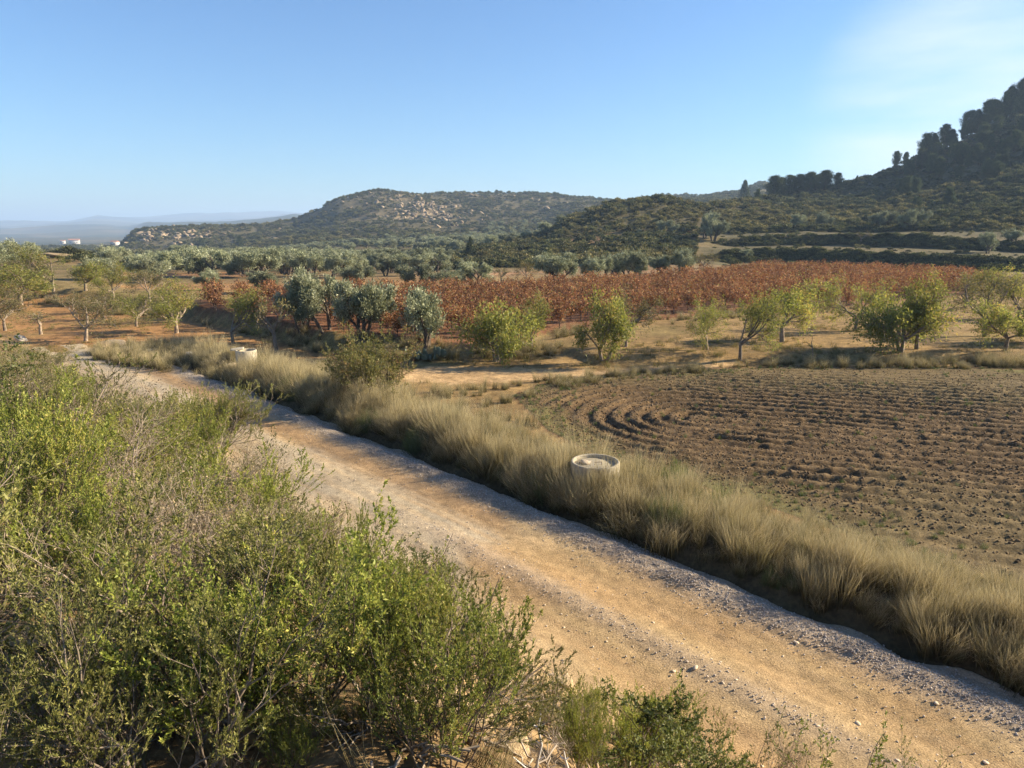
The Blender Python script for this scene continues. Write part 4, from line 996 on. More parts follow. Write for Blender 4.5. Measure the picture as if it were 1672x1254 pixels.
rock(820, 1120, .34, "tall split ochre rock under the tips of the big rosemary bush", 2, .7, (.7, .7, 1.2))
rock(922, 1122, .24, "dark capped ochre rock at the foot of the bank by the track", 3, .7, (1.1, .9, .9))
rock(762, 1190, .24, "orange ochre rock on the bare slope below the rosemary branches", 2, .5, (1.2, .9, .7))
rock(905, 1180, .22, "broken ochre rock in the gully behind the white dead stick", 0, .5, (.9, 1, .9))
rock(700, 1150, .26, "ochre rock in the shade under the big rosemary bush", 0, .4, (1.3, .9, .6))
rock(840, 1225, .16, "small ochre rock on the bare slope left of the white dead stick", 3, .4)
rock(100, 421, 2.6, "pale layered rock outcrop on the low mound beyond the left orchard", 1, .2, (2.4, 1, .4))
rock(35, 425, 2.2, "grey rock outcrop under the dark pine beyond the left orchard", 5, .4, (1.6, 1, .5))
rock(1278, 341, 2.2, "tawny boulder standing alone on the scrub slope below the row of pines", 4, 1.0, (1.2, 1, 1))
STN = [rock_mesh("stone", 940 + k, 2, 'pebble', .6) for k in range(3)]
for u, v, s, lb in ((1135, 1096, .09, "flat pale stone in the middle of the track, largest of the loose ones"), (1100, 1098, .06, "small pale stone just left of the flat stone on the track"),
                    (1300, 1052, .075, "rounded stone on the track close to the gravel ridge"), (1335, 1060, .06, "flat stone right of the rounded stone by the gravel ridge"),
                    (1400, 1182, .08, "pale stone standing proud near the lower end of the track"), (1528, 1152, .08, "whitish stone low on the track near the gravel ridge"),
                    (1610, 1244, .07, "pale stone at the very bottom of the track"), (1335, 1190, .05, "smaller twin stone on the lower end of the track"),
                    (1180, 1120, .05, "single pebble-sized stone beyond the flat stone on the track"), (1208, 1008, .055, "stone beside the mid-track line of gravel")):
    x, y, z = at(u, v); s_, t_ = st(x, y); zz_ = float(road_z(np.array([s_]), np.array([t_]))[0]) if -.9 < t_ < TOE else z
    o = link("stone", STN[int(u) % 3], None, label=lb, category="stone"); o.location = (x, y, zz_ + s * .12); o.scale = (s * .6, s * .45, s * .3); o.rotation_euler = (.1, .1, u)

# ---- trees
def plant(name, var, loc, sc, label, cat, group, rz):
    o = thing(name, loc, label, cat, group, rz, sc)
    nm = ("trunk", "crown") if name.endswith("tree") else ("stems", "foliage") if name != "grape_vine" else ("trunk", "foliage")
    link(nm[0], var[0], o); link(nm[1], var[1], o)
    return o
def height(var):
    z = 0
    for me in var:
        b = np.empty(len(me.vertices) * 3, np.float32); me.vertices.foreach_get("co", b); z = max(z, float(np.percentile(b[2::3], 99.5)))
    return z
ALM = [tree_almond(s) for s in (201, 202, 203, 204)]
ALM_DRY = [tree_almond(s, 'almond_dry', 8) for s in (211, 212)]
ALM_LOW = [tree_almond(s, 'almond', 9, low=True, kids=(3, 4, 5, 4)) for s in (221, 222)]
OLV = [tree_olive(s, t) for s, t in ((231, 3), (232, 2), (233, 3), (234, 2))]
BARE = [tree_bare(s) for s in (241, 242)]
PIN = [tree_pine(s) for s in (251, 252, 253)]; PINC = [tree_pine(s, True) for s in (254, 255)]
HT = {id(v): height(v) for L_ in (ALM, ALM_DRY, ALM_LOW, OLV, BARE, PIN, PINC) for v in L_}
def tree(kind, u, v, hpx, label, group=None, k=0, wide=1.0, p=None):
    var = kind[k % len(kind)]
    x, y, z = p or at(u, v)
    if p is None and u > 1440 and v < 320 and math.hypot(x, y) < 235:
        a_ = math.atan2(x, y); r_ = 285.0; x, y = r_ * math.sin(a_), r_ * math.cos(a_); z = h1(x, y)
    while p is None and u > 1180 and math.hypot(x, y) > 420: v += 2; hpx += 2; x, y, z = at(u, v)
    dist = y * CP - (z - EYE) * SP
    hm = hpx * dist / FPX
    s = hm / HT[id(var)]
    nm = {id(ALM): "almond_tree", id(ALM_DRY): "almond_tree", id(ALM_LOW): "almond_tree", id(OLV): "olive_tree", id(BARE): "bare_tree", id(PIN): "pine_tree", id(PINC): "pine_tree"}[id(kind)]
    return plant(nm, var, (x, y, z - .03), (s * wide, s * wide, s), label, nm.split('_')[0] + " tree", group, random.random() * 6.28)
GA = "almond trees of the orchard behind the ploughed field"; GL = "almond trees of the left orchard"
for a in [
    (ALM_LOW, 812, 592, 98, "bushy many-stemmed almond tree beside the sandy track end, right of the small olive", GA, 0, .85),
    (ALM, 868, 573, 98, "slim almond tree with pale bare limbs in front of the red vines", GA, 0, .8),
    (ALM_LOW, 988, 586, 112, "dense bright green almond bush branching from the ground", GA, 1, .75),
    (ALM_DRY, 1022, 566, 100, "thin brownish almond tree half hidden behind the dense green almond bush", GA, 0, .9),
    (ALM, 1155, 571, 85, "small round almond tree on a thin leaning trunk", GA, 1, .85),
    (ALM, 1208, 588, 118, "large spreading almond tree with a forked trunk at the field edge", GA, 2, 1.0),
    (ALM, 1278, 558, 100, "yellow-green rounded almond tree with a kinked dark trunk", GA, 3, 1.0),
    (ALM, 1396, 541, 88, "broad almond tree with a dark V-shaped trunk against the vines", GA, 1, 1.0),
    (ALM_LOW, 1474, 573, 100, "big almond tree with foliage down to the ground, left of a twin", GA, 0, .85),
    (ALM, 1496, 570, 128, "tallest almond tree, full and bright green, right of the field centre", GA, 0, .85),
    (ALM, 1575, 504, 70, "farther almond tree with a dark trunk beyond the tallest one", GA, 2, 1.1),
    (ALM_DRY, 1608, 549, 105, "grey-twigged thin almond tree near the right edge of the orchard", GA, 1, 1.0),
    (ALM, 1640, 573, 85, "low light almond tree leaning at the right end of the grassy strip", GA, 3, 1.0),
    (ALM, 1662, 522, 85, "almond tree cut by the right border, behind the grey-twigged one", GA, 0, 1.1),
    (ALM_LOW, 1716, 560, 95, "almond tree beyond the right border of the orchard", GA, 1, 1.0),
    (BARE, 452, 580, 95, "nearly bare almond tree on a thin dark trunk right of the open well", GL, 0, .75),
    (ALM, 380, 561, 92, "dark almond tree with spreading limbs standing before the red vines", GL, 2, 1.1),
    (ALM, 288, 544, 88, "bright almond tree on a pale leaning trunk in the left orchard", GL, 0, 1.2),
    (ALM, 222, 533, 60, "small almond tree with a short dark trunk under the terrace bank", GL, 1, 1.2),
    (ALM_DRY, 170, 522, 48, "small brownish almond tree close below the terrace bank", GL, 0, 1.2),
    (ALM_DRY, 140, 557, 78, "thin almond tree with a cut side branch, nearest to the bushy bank", GL, 1, 1.2),
    (BARE, 67, 546, 42, "leafless small tree alone on the red orchard earth", GL, 1, 1.3),
    (ALM, 33, 498, 68, "spreading almond tree on a short trunk by the end of the terrace wall", GL, 3, 1.5),
    (ALM_DRY, 8, 540, 70, "almond tree with a slanting trunk at the left border", GL, 0, 1.2),
    (ALM, 88, 478, 78, "large light green almond tree rising above the left grove", GL, 2, 1.2),
    (ALM, 185, 488, 58, "mid green almond tree on the terrace above the left orchard", GL, 0, 1.2),
    (ALM_DRY, 245, 492, 52, "brown-green almond tree at the left end of the vines", GL, 1, 1.2),
    (ALM, 140, 474, 48, "almond tree in the left grove right of the large light green one", GL, 3, 1.3),
    (ALM_DRY, 30, 470, 50, "olive-brown almond tree at the back of the left grove", GL, 1, 1.3),
    (ALM_DRY, 1148, 444, 36, "round autumn brown tree at the end of the row of olives behind the vines", "trees behind the vines", 0, 1.0),
    (ALM_DRY, 860, 460, 34, "brown thin tree among bare bushes left of the big dark olive", "trees behind the vines", 1, 1.2),
    (BARE, 820, 466, 30, "bare grey tree behind the vines left of the brown thin tree", "trees behind the vines", 0, 1.3),
    (BARE, 1405, 400, 24, "dark bare tree on the lower terrace of the right slope", "trees on the right slope", 1, 1.3),
    (OLV, 495, 541, 98, "tallest dense olive tree of the cluster left of centre", "olive trees before the vines", 0, .82),
    (OLV, 533, 539, 92, "olive tree grown into the right side of the tallest one", "olive trees before the vines", 1, .8),
    (OLV, 592, 553, 92, "olive tree with a low full crown right of the clustered pair", "olive trees before the vines", 2, .82),
    (OLV, 697, 582, 108, "single silvery olive tree with a forked trunk above the grey cactus", "olive trees before the vines", 3, .78),
    (OLV, 340, 474, 34, "light olive tree with an arched dark trunk behind the left vines", "olive trees behind the vines", 0, 1.3),
    (OLV, 442, 478, 36, "low dark-sided olive tree just left of the tall cluster", "olive trees behind the vines", 1, 1.3),
    (OLV, 583, 470, 36, "olive tree with a bare foot seen over the tall cluster", "olive trees behind the vines", 2, 1.1),
    (OLV, 670, 474, 42, "round olive tree on a dark stump at the back edge of the vines", "olive trees behind the vines", 3, 1.1),
    (OLV, 738, 472, 34, "small pale olive tree with a slanting trunk behind the vines", "olive trees behind the vines", 0, 1.1),
    (OLV, 775, 470, 42, "full pale olive tree right of the small slanting one", "olive trees behind the vines", 1, 1.1),
    (OLV, 912, 463, 48, "biggest dark olive tree standing against the back of the vines", "olive trees behind the vines", 2, 1.15),
    (OLV, 960, 460, 38, "olive tree with a visible forked trunk right of the biggest dark one", "olive trees behind the vines", 1, 1.0),
    (OLV, 992, 458, 40, "fourth olive tree in the row behind the vines, silvery and lopsided", "olive trees behind the vines", 3, .95),
    (OLV, 1022, 454, 42, "tall narrow olive tree in the middle of the back row", "olive trees behind the vines", 0, .85),
    (OLV, 1047, 455, 44, "pale olive tree with a leaning crown in the back row", "olive trees behind the vines", 1, .9),
    (OLV, 1078, 450, 32, "short olive tree between the pale leaning one and the round one", "olive trees behind the vines", 2, .9),
    (OLV, 1110, 448, 42, "rounded olive tree last in the back row before the brown tree", "olive trees behind the vines", 3, .95),
    (OLV, 20, 462, 52, "big grey-green olive tree at the left border of the grove", "olive trees of the left grove", 0, 1.1),
    (OLV, 155, 458, 36, "dusty olive tree among the almonds of the left grove", "olive trees of the left grove", 1, 1.3),
    (OLV, 1440, 374, 28, "pale olive tree on the upper terrace, left of a rounder one", "trees on the right slope", 2, 1.1),
    (OLV, 1495, 376, 32, "round pale olive tree on the upper terrace below the pine hill", "trees on the right slope", 3, 1.0),
    (OLV, 1345, 374, 28, "olive tree on the upper terrace left of the two pale ones", "trees on the right slope", 0, 1.0),
    (OLV, 1310, 376, 26, "narrow olive tree at the left end of the upper terrace", "trees on the right slope", 1, .9),
    (OLV, 1540, 377, 13, "tiny olive tree right of the two pale ones", "trees on the right slope", 2, 1.0),
    (OLV, 1612, 414, 34, "young olive tree on a slim trunk on the terrace at the right", "trees on the right slope", 3, .9),
    (OLV, 1655, 398, 24, "spreading olive tree at the right border of the terraces", "trees on the right slope", 0, 1.5),
    (OLV, 1150, 388, 40, "tall loose olive tree on the track across the knoll", "trees on the knoll", 1, .7),
    (OLV, 1165, 394, 32, "olive tree overlapping the tall loose one on the knoll", "trees on the knoll", 2, .9),
    (OLV, 1082, 384, 24, "olive tree at the foot of the dark knoll", "trees on the knoll", 3, .9),
    (OLV, 1044, 385, 12, "tiny silvery olive tree on the knoll track", "trees on the knoll", 0, .8),
    (OLV, 1217, 421, 14, "small pale olive tree against the shaded terrace bank", "trees on the right slope", 1, 1.3),
    (PINC, 767, 424, 36, "bright green cone-shaped pine standing alone below the knoll", "pines of the valley", 0, .75),
    (PINC, 30, 426, 30, "dark pine on the mound beyond the left grove", "pines of the valley", 1, 1.1),
    (PINC, 1215, 326, 30, "lighter green pine at the left end of the pine row", "pines of the row", 0, .9),
    (PIN, 1236, 325, 16, "short dark pine next to the lighter green one", "pines of the row", 1, 1.1),
    (PIN, 330, 404, 16, "dark pine in the shaded gully of the low mesa, left one", "pines of the valley", 2, 1.1),
    (PIN, 393, 406, 20, "dark pine in the shaded gully of the low mesa, taller one", "pines of the valley", 0, .9),
    (PIN, 482, 372, 14, "lone pine on the saddle between the low mesa and the big mesa", "pines of the valley", 1, 1.0),
]:
    tree(*a)
for k, (u, v, hp) in enumerate([(1262, 318, 30), (1276, 318, 27), (1290, 317, 30), (1304, 316, 30), (1319, 316, 34), (1332, 314, 28), (1346, 312, 33)]):
    tree(PIN, u, v, hp, "dark dense pine tree standing in the close row where the hill begins", "pines of the row", k, 1.4)
for k, (u, v, hp, w, lb) in enumerate([(1370, 302, 20, 1.2, "round single pine tree right of the close pine row"), (1398, 295, 9, 1.0, "tiny pine tree on the bare ridge above the round single pine"),
        (1463, 273, 26, .8, "slim pine tree first up the skyline of the steep hill"), (1479, 267, 19, .8, "shorter pine tree close behind the slim one on the skyline"),
        (1508, 257, 38, 1.1, "broad pine tree with a see-through crown on the skyline"), (1522, 250, 32, 1.0, "pine tree joined to the right of the broad see-through one"),
        (1545, 236, 32, 1.0, "pine tree at the step in the skyline above the broad one"), (1558, 232, 30, 1.0, "pine tree next up the skyline after the step"),
        (1580, 222, 40, 1.0, "tall pine tree half way up the skyline"), (1592, 214, 34, 1.0, "pine tree crowding the tall one half way up"),
        (1608, 204, 40, 1.0, "tall rounded pine tree high on the skyline"), (1622, 196, 32, 1.0, "shorter pine tree between two tall ones high on the skyline"),
        (1636, 190, 40, 1.0, "open pine tree with gaps near the top of the skyline"), (1650, 182, 38, 1.0, "pine tree next to the open one near the top"),
        (1664, 174, 42, 1.0, "topmost pine tree cut by the right border"), (1682, 164, 42, 1.0, "pine tree past the right border on the ridge")]):
    tree(PINC if k % 4 == 1 else PIN, u, v + 3, hp + 2, lb, "pines on the skyline of the steep hill", k, w * 1.05)
for k in range(44):
    u = 1470 + 215 * random.random(); vs = np.interp(u, [1460, 1500, 1550, 1600, 1672], [271, 253, 231, 204, 163]); v = vs + 26 + 85 * random.random() ** 1.4
    tree(PIN, u, v, 20 + 14 * random.random(), "dark pine tree in the shaded wood on the face of the steep hill", "pines on the face of the steep hill", k, 1.1)
for k, (u, v, hp) in enumerate([(562, 327, 8), (574, 324, 6), (720, 317, 5), (798, 316, 6), (890, 319, 5), (906, 321, 9), (912, 321, 8), (945, 323, 5), (952, 323, 5), (600, 318, 4), (1130, 321, 6), (455, 371, 6), (330, 374, 5), (400, 372, 4)]):
    tree(PIN, u, v + 1.5, hp, "small dark tree on the skyline of the mesa", "trees on the mesa skyline", k, 1.5)

for k in range(18):
    u = 1496 + 180 * (k + random.random()) / 18; vs = np.interp(u, [1460, 1500, 1550, 1600, 1672], [271, 253, 231, 204, 163])
    tree(PINC if k % 3 == 0 else PIN, u, vs + 5 + 4 * random.random(), 17 + 11 * random.random(), "small pine tree filling the skyline between the taller pines", "small pines on the skyline of the steep hill", k, 1.0)

# far olives: those that show largest are trees of their own, the rest one mass
pts = []
def grove(px, spacing, seed):
    poly = wpoly(px); P = np.array(poly); lo, hi = P.min(0), P.max(0); rng = np.random.default_rng(seed)
    a = .5; 
    for i in np.arange(-200, 200):
        for j in np.arange(-200, 200):
            x0 = (lo[0] + hi[0]) / 2 + (i * math.cos(a) - j * math.sin(a)) * spacing; y0 = (lo[1] + hi[1]) / 2 + (i * math.sin(a) + j * math.cos(a)) * spacing
            if lo[0] < x0 < hi[0] and lo[1] < y0 < hi[1]:
                x0 += rng.normal() * spacing * .16; y0 += rng.normal() * spacing * .16
                if inside(np.array([x0]), np.array([y0]), poly)[0] and rng.random() < .86: pts.append((x0, y0, seed))
grove([(215, 462), (330, 462), (430, 456), (560, 455), (700, 452), (720, 440), (640, 436), (400, 434), (240, 442)], 6.2, 1)
grove([(240, 438), (420, 432), (640, 434), (715, 434), (715, 424), (600, 419), (430, 420), (280, 424)], 8.0, 2)
grove([(-20, 455), (120, 445), (250, 448), (250, 432), (100, 432), (-20, 436)], 7.5, 3)
grove([(440, 412), (700, 410), (840, 402), (880, 392), (820, 384), (640, 388), (520, 394)], 9.5, 4)
grove([(760, 392), (900, 384), (930, 370), (880, 362), (800, 368)], 12, 5)
pts.sort(key=lambda p: math.hypot(*p))
GROVE = {1: "silvery olive tree in the planted rows right behind the vines", 2: "olive tree in the strip of grove between the planted rows and the mesa foot", 3: "grey olive tree in the grove at the left behind the almond orchard",
         4: "small olive tree on the gentle slope under the big mesa", 5: "tiny olive tree on the terraced hollow between mesa and knoll"}
SECT = [(210, "left of the low mesa"), (430, "below the low mesa"), (560, "below the mesa saddle"), (740, "below the mesa dome"), (9999, "near the knoll")]
GS = {1: "silvery olive tree behind the vines", 2: "olive tree of the middle grove", 3: "grey olive tree of the left grove", 4: "small olive tree on the mesa slope", 5: "tiny olive tree of the terraced hollow"}
cnt, GL_ = {}, {}
for (x, y, gv) in sorted(pts[:215], key=lambda q_: math.atan2(q_[0], q_[1])):
    se = next(n_ for lim, n_ in SECT if UC + FPX * 1.02 * x / y < lim); cnt[(gv, se)] = cnt.get((gv, se), 0) + 1
    no = cnt[(gv, se)]; GL_[(x, y)] = "%s %s, %s from the left" % (GS[gv], se, ("first second third fourth fifth sixth seventh eighth ninth tenth eleventh twelfth thirteenth fourteenth fifteenth sixteenth seventeenth eighteenth nineteenth twentieth".split() + ["%d%s" % (q, {1: "st", 2: "nd", 3: "rd"}.get(q % 10, "th")) for q in range(21, 99)])[no - 1])
for k, (x, y, gv) in enumerate(pts[:215]):
    z = h1(x, y); near = math.hypot(x, y) < 130
    s = (2.6 + 1.0 * random.random()) / HT[id(OLV[k % 4])]
    plant("olive_tree", OLV[k % 4], (x, y, z - .05), (s * 1.25, s * 1.25, s), GL_[(x, y)], "olive tree", GROVE[gv].replace("olive tree", "olive trees", 1), random.random() * 6.28)
rest = np.array(pts[215:])
if len(rest):
    n = len(rest); s = 3.2 / HT[id(OLV[0])] * (.8 + .4 * RNG.random(n))
    scatter("far_olive_grove", on_ground(rest[:, 0], rest[:, 1]), rots(n, .02), np.stack([s * 1.3, s * 1.3, s], 1), RNG.integers(0, 4, n), [v[1] for v in OLV])

# ---- vineyard: the 300 nearest vines singly, the others as one mass
VN = [vine_meshes(s) for s in (301, 302, 303, 304)]
VV = []
a = .42; P = np.array(VINE); c0 = P.mean(0); rng = np.random.default_rng(9)
for i in range(-70, 70):
    for j in range(-90, 90):
        lx, ly = i * 2.0, j * 1.15
        x0, y0 = c0[0] + lx * math.cos(a) - ly * math.sin(a) + rng.normal() * .12, c0[1] + lx * math.sin(a) + ly * math.cos(a) + rng.normal() * .12
        VV.append((x0, y0))
VV = np.array(VV); VV = VV[inside(VV[:, 0], VV[:, 1], VINE)]
VV = VV[np.argsort(np.hypot(VV[:, 0], VV[:, 1]))]
vz = H(VV[:, 0], VV[:, 1])
for k in range(min(298, len(VV))):
    s = .78 + .3 * random.random()
    plant("grape_vine", VN[k % 4], (VV[k, 0], VV[k, 1], vz[k]), (s, s, s), "rust red bush vine in the front rows of the autumn vineyard", "vine", "vines of the front rows", random.random() * 6.28)
n = len(VV) - 298
if n > 0:
    s = .78 + .32 * RNG.random(n)
    scatter("vineyard_rows", np.stack([VV[298:, 0], VV[298:, 1], vz[298:]], 1), rots(n, .03), s, RNG.integers(0, 4, n), [v[1] for v in VN])

# ---- plants by the verge
def make_weed(seed):
    G = Grow(seed); rr = G.rng
    P = dict(levels=4, seg=[7, 5, 4, 3], wob=[.09, .14, .14, .12], up=[.03, .06, .06, .05], taper=.4, kids=[7, 5, 3], kid_lo=[.3, .2, .2], ang=[32, 36, 36], ratio=[.45, .55, .5], rr=[.55, .6, .6],
             leaves=7, leaf_lo=.1, leaf_from=2)
    for k in range(14):
        a = rr.random() * 2 * PI; sp = .15 + .5 * rr.random()
        G.branch((math.cos(a) * .12, math.sin(a) * .12, -.05), (math.cos(a) * sp, math.sin(a) * sp, 1), .75 + .35 * rr.random(), .006, 0, P)
    return (G.wood_mesh("stems", M['twig_dark'], 4, 1), G.leaf_mesh("foliage", M['weed'], .036, .014, .8, .1))
WEED = [make_weed(s) for s in (401, 402)]
x, y, z = at(618, 668); plant("tall_weed_bush", WEED[0], (x, y, z), (2.1, 2.1, 2.0), "tall loose yellow-green bush with reddish stems at the end of the verge grass", "bush", None, .4)
x, y, z = at(575, 655); plant("tall_weed_bush", WEED[1], (x, y, z), (1.3, 1.3, 1.7), "slimmer yellow-green bush joined to the left side of the tall loose one", "bush", None, 2.0)
def pad_mesh(seed):
    V, F = ico(2); V = V * np.array([.5, .10, .62]); V[:, 0] *= 1 + .25 * V[:, 2]; V[:, 2] += .58
    return mesh_np("pad", V, F, [M['cactus']], smooth=True, attrs={'rnd': np.full(len(V), .3 + .1 * seed)})
PAD = [pad_mesh(k) for k in range(4)]
x, y, z = at(700, 590); cac = thing("prickly_pear", (x, y, z), "grey-green prickly pear clump at the foot of the single olive", "cactus")
for k in range(26):
    o = link("pad", PAD[k % 4], cac); o.location = (random.gauss(0, .55), random.gauss(0, .25), .05 + .3 * random.random()); s = .24 + .16 * random.random(); o.scale = (s, s, s)
    o.rotation_euler = (random.gauss(0, .35), random.gauss(0, .7), random.random() * 3.14)
x, y, z = at(1326, 592)
sap = thing("dead_sapling", (x, y, z), "pale leafless sapling stub alone in the orchard grass before the broad almond", "sapling")
V, F = tubes([([(0, 0, -.1), (.0, 0, .35), (-.05, 0, .7), (-.12, 0, .92)], [.035, .03, .025, .018])], 7); link("trunk", mesh_np("trunk", V, F, [M['bark_pale']], smooth=True), sap)
V, F = tubes([([(-.05, 0, .68), (-.2, .02, .85), (-.35, .02, .95)], [.018, .014, .01]), ([(-.12, 0, .9), (-.08, 0, 1.1), (-.1, 0, 1.25)], [.014, .01, .006])], 5); link("branch", mesh_np("branch", V, F, [M['bark_pale']], smooth=True), sap)
# prominent tussocks of the verge
TUS = [grass_tuft(660 + k, 420, .75, .30, .0055, droop=.55) for k in range(2)] + [grass_tuft(665, 420, .75, .30, .0055, droop=.45, mat='green_grass')]
for u, v, s, k, lb in ((1100, 800, 1.15, 2, "grey-green rounded tussock right of the lidded well"), (1175, 835, .9, 2, "bright green tussock farther along the verge from the lidded well"),
                       (1085, 900, 1.0, 0, "pale straw tussock bulging over the gravel ridge below the lidded well"), (1380, 950, 1.25, 1, "drooping straw tussock at the widest part of the verge"),
                       (1500, 985, 1.3, 0, "large drooping tussock overhanging the dark ditch"), (1655, 1040, 1.2, 1, "upright straw tussock at the right border of the verge"),
                       (335, 600, 1.3, 0, "tall straw plume tussock left of the open well")):
    x, y, z = at(u, v); o = link("grass_tussock", TUS[k], None, label=lb, category="tussock"); o.location = (x, y, z); o.scale = (s, s, s * .95); o.rotation_euler = (0, 0, u * .1)

# ---- foreground bushes on the bank
SHT = {k: [height(v) for v in L_] for k, L_ in SHRUB.items()}
VTOP_U = [-200, 0, 60, 110, 200, 290, 360, 385, 410, 450, 520, 560, 600, 700, 740, 790, 860, 900, 950, 1050, 1150, 1250, 1400, 1672]
VTOP_V = [540, 552, 560, 574, 618, 656, 664, 698, 770, 800, 830, 850, 865, 880, 920, 960, 1010, 1060, 1110, 1110, 1160, 1190, 1160, 1185]
def bush(kind, k, p, size, label, group=None, wide=1.0, rz=None, lean=(0, 0)):
    x, y = p[:2]; z = h1(x, y); var = SHRUB[kind][k % len(SHRUB[kind])]
    s = size / SHT[kind][k % len(SHRUB[kind])]
    o = plant(SNAME[kind], var, (x, y, z - .02), (s * wide, s * wide, s), label, "bush" if kind != 'sparse' else "shrub", group, random.random() * 6.28 if rz is None else rz)
    o.rotation_euler = (lean[0], lean[1], o.rotation_euler[2])
    return o
placed = []
def named(kind, k, u, v, hpx, wide, label, lean=(0, 0)):
    x, y, z = at(u, v); dist = y * CP - (z - EYE) * SP
    placed.append((x, y)); bush(kind, k, (x, y), hpx * dist / FPX * 1.05, label, None, wide, None, lean)
named('rosemary', 1, 640, 1175, 235, 1.2, "big rosemary bush with dark branches reaching out over the track edge", (.0, .15))
_b = [o for o in COL.objects if o.get('label', '').startswith('big rosemary bush')][0]
_b.rotation_euler = (0, .12, .3)
_iw = _b.matrix_basis.inverted()
def limb(px, r0, r1, depth):
    pts3 = []
    x0, y0, z0 = at(*px[0]); d0 = y0 * CP - (z0 - EYE) * SP
    for i, (u, v) in enumerate(px):
        x, y, z = ray(u, v); k = d0 + depth * i / (len(px) - 1)
        pts3.append(tuple(_iw @ Vector((x * k, y * k, EYE + z * k))))
    n_ = len(pts3); return (pts3, [(r0 + (r1 - r0) * i / (n_ - 1)) for i in range(n_)])
for ls in ([limb([(615, 1175), (650, 1135), (690, 1105), (730, 1090), (765, 1085), (800, 1060), (840, 1040)], .026, .006, .5), limb([(690, 1105), (735, 1060), (760, 1020), (800, 985), (815, 945)], .012, .004, .4)],
           [limb([(600, 1170), (598, 1120), (592, 1080), (600, 1020), (625, 960), (650, 925)], .020, .005, .5), limb([(600, 1020), (640, 985), (690, 940), (725, 905), (740, 870)], .010, .003, .4)],
           [limb([(640, 1215), (700, 1190), (780, 1150), (840, 1120), (890, 1085)], .013, .004, .5)]):
    V, F = tubes(ls, 7); link("branch", mesh_np("branch", V, F, [M['bark_dark']], smooth=True), _b)
named('rosemary', 0, 500, 1120, 235, 1.0, "upright rosemary bush with grey twigs left of the big reaching one")
named('green', 0, 565, 1080, 260, .5, "bright green feathery bush with a single tall spire against the track")
named('rosemary', 2, 400, 1020, 205, 1.1, "grey twiggy rosemary bush in the middle of the bank")
named('dry', 0, 340, 1010, 240, 1.2, "dead silver-grey bush with bare branches in the middle of the bank")
named('dry', 2, 290, 970, 190, 1.3, "dead grey bush tangled into the front of the silver-grey one")
named('dry', 1, 430, 985, 190, 1.2, "dead brown-grey bush between the twiggy rosemary and the big one")
named('dry', 0, 240, 1170, 120, 1.4, "low dead bush over a dark hollow near the bottom border")
named('dry', 1, 240, 880, 170, 1.5, "flattened brown dead bush below the leafy outcrop of bushes")
named('green', 1, 90, 1000, 210, 1.2, "yellow-green bush on the left below the pale rocks")
named('green', 2, 40, 900, 260, 1.1, "bright green bush with tall plumes at the left border")
named('green', 0, 110, 800, 125, 1.3, "deep green bush with a dark hollow under it")
named('green', 3, 250, 770, 120, 1.3, "olive-yellow bush at the edge of the outcrop above the track")
named('rosemary', 3, 340, 745, 110, 1.2, "rosemary bush hanging over the bank edge towards the track", (0, .2))
named('rosemary', 0, 318, 742, 95, 1.3, "greyish rosemary bush just inside the bright spire of the bank edge")
named('cistus', 0, 345, 760, 80, 1.4, "grey-green bush at the foot of the bright spire of the bank edge")
named('green', 0, 362, 735, 100, .7, "bright green spire of leaves at the tip of the bank edge")
named('cistus', 0, 90, 1210, 230, 1.2, "grey-green broad-leaved bush in the bottom left corner")
named('cistus', 1, 190, 1180, 200, 1.1, "broad-leaved bush with yellowing leaves right of the corner bush")
named('green', 1, 220, 1040, 160, .9, "small lime green bush before a dark hollow in the bank")
named('rosemary', 0, 330, 1180, 180, 1.2, "shaded rosemary bush low on the bank near the bottom border")
named('green', 2, 480, 1260, 120, 1.0, "bright green sprig bush at the bottom border under the big rosemary")
named('lentisk', 0, 1035, 1300, 175, 1.15, "dense glossy green bush at the bottom border beside the track")
named('rosemary', 1, 1110, 1285, 140, .9, "brown-stemmed bush on the right side of the dense glossy one")
named('green', 3, 955, 1270, 150, .7, "slim green bush between the gully rocks and the dense glossy bush")
named('sparse', 0, 1215, 1285, 130, 1.0, "thin leafy seedling against the track right of the dense glossy bush")
named('sparse', 1, 1310, 1300, 160, 1.0, "tall thin leafy shrub at the bottom border over the track")
named('sparse', 2, 1400, 1310, 150, 1.1, "loose leafy shrub at the bottom border, last but one to the right")
named('sparse', 0, 1490, 1310, 110, 1.0, "low thin shrub at the bottom border, last to the right")
named('dry', 2, 1260, 1275, 120, .7, "dry stalky bush between the thin seedling and the tall thin shrub")
named('cistus', 0, 430, 800, 75, 1.3, "small grey-green bush on the bank edge above the ochre rocks")
named('rosemary', 2, 455, 900, 100, 1.5, "low rosemary bush draped round the ochre rocks of the bank top")
named('dry', 1, 880, 1240, 70, 1.2, "tangle of dry twigs on the bare slope round the white stick")
BARE_PX = wpoly([(690, 1120), (800, 1060), (930, 1090), (940, 1200), (900, 1254), (640, 1254)])
GLAB = {'rosemary': ("small rosemary bush in the mixed scrub covering the bank", "rosemary bushes covering the bank"), 'green': ("small yellow-green broom bush in the mixed scrub covering the bank", "broom bushes covering the bank"),
        'dry': ("small dead brown bush in the mixed scrub covering the bank", "dead bushes covering the bank"), 'lentisk': ("small deep green leafy bush in the scrub on the bank", "leafy bushes covering the bank"),
        'cistus': ("small grey-green bush in the mixed scrub covering the bank", "grey-green bushes covering the bank")}
rng = np.random.default_rng(77)
fill, FB = [], []
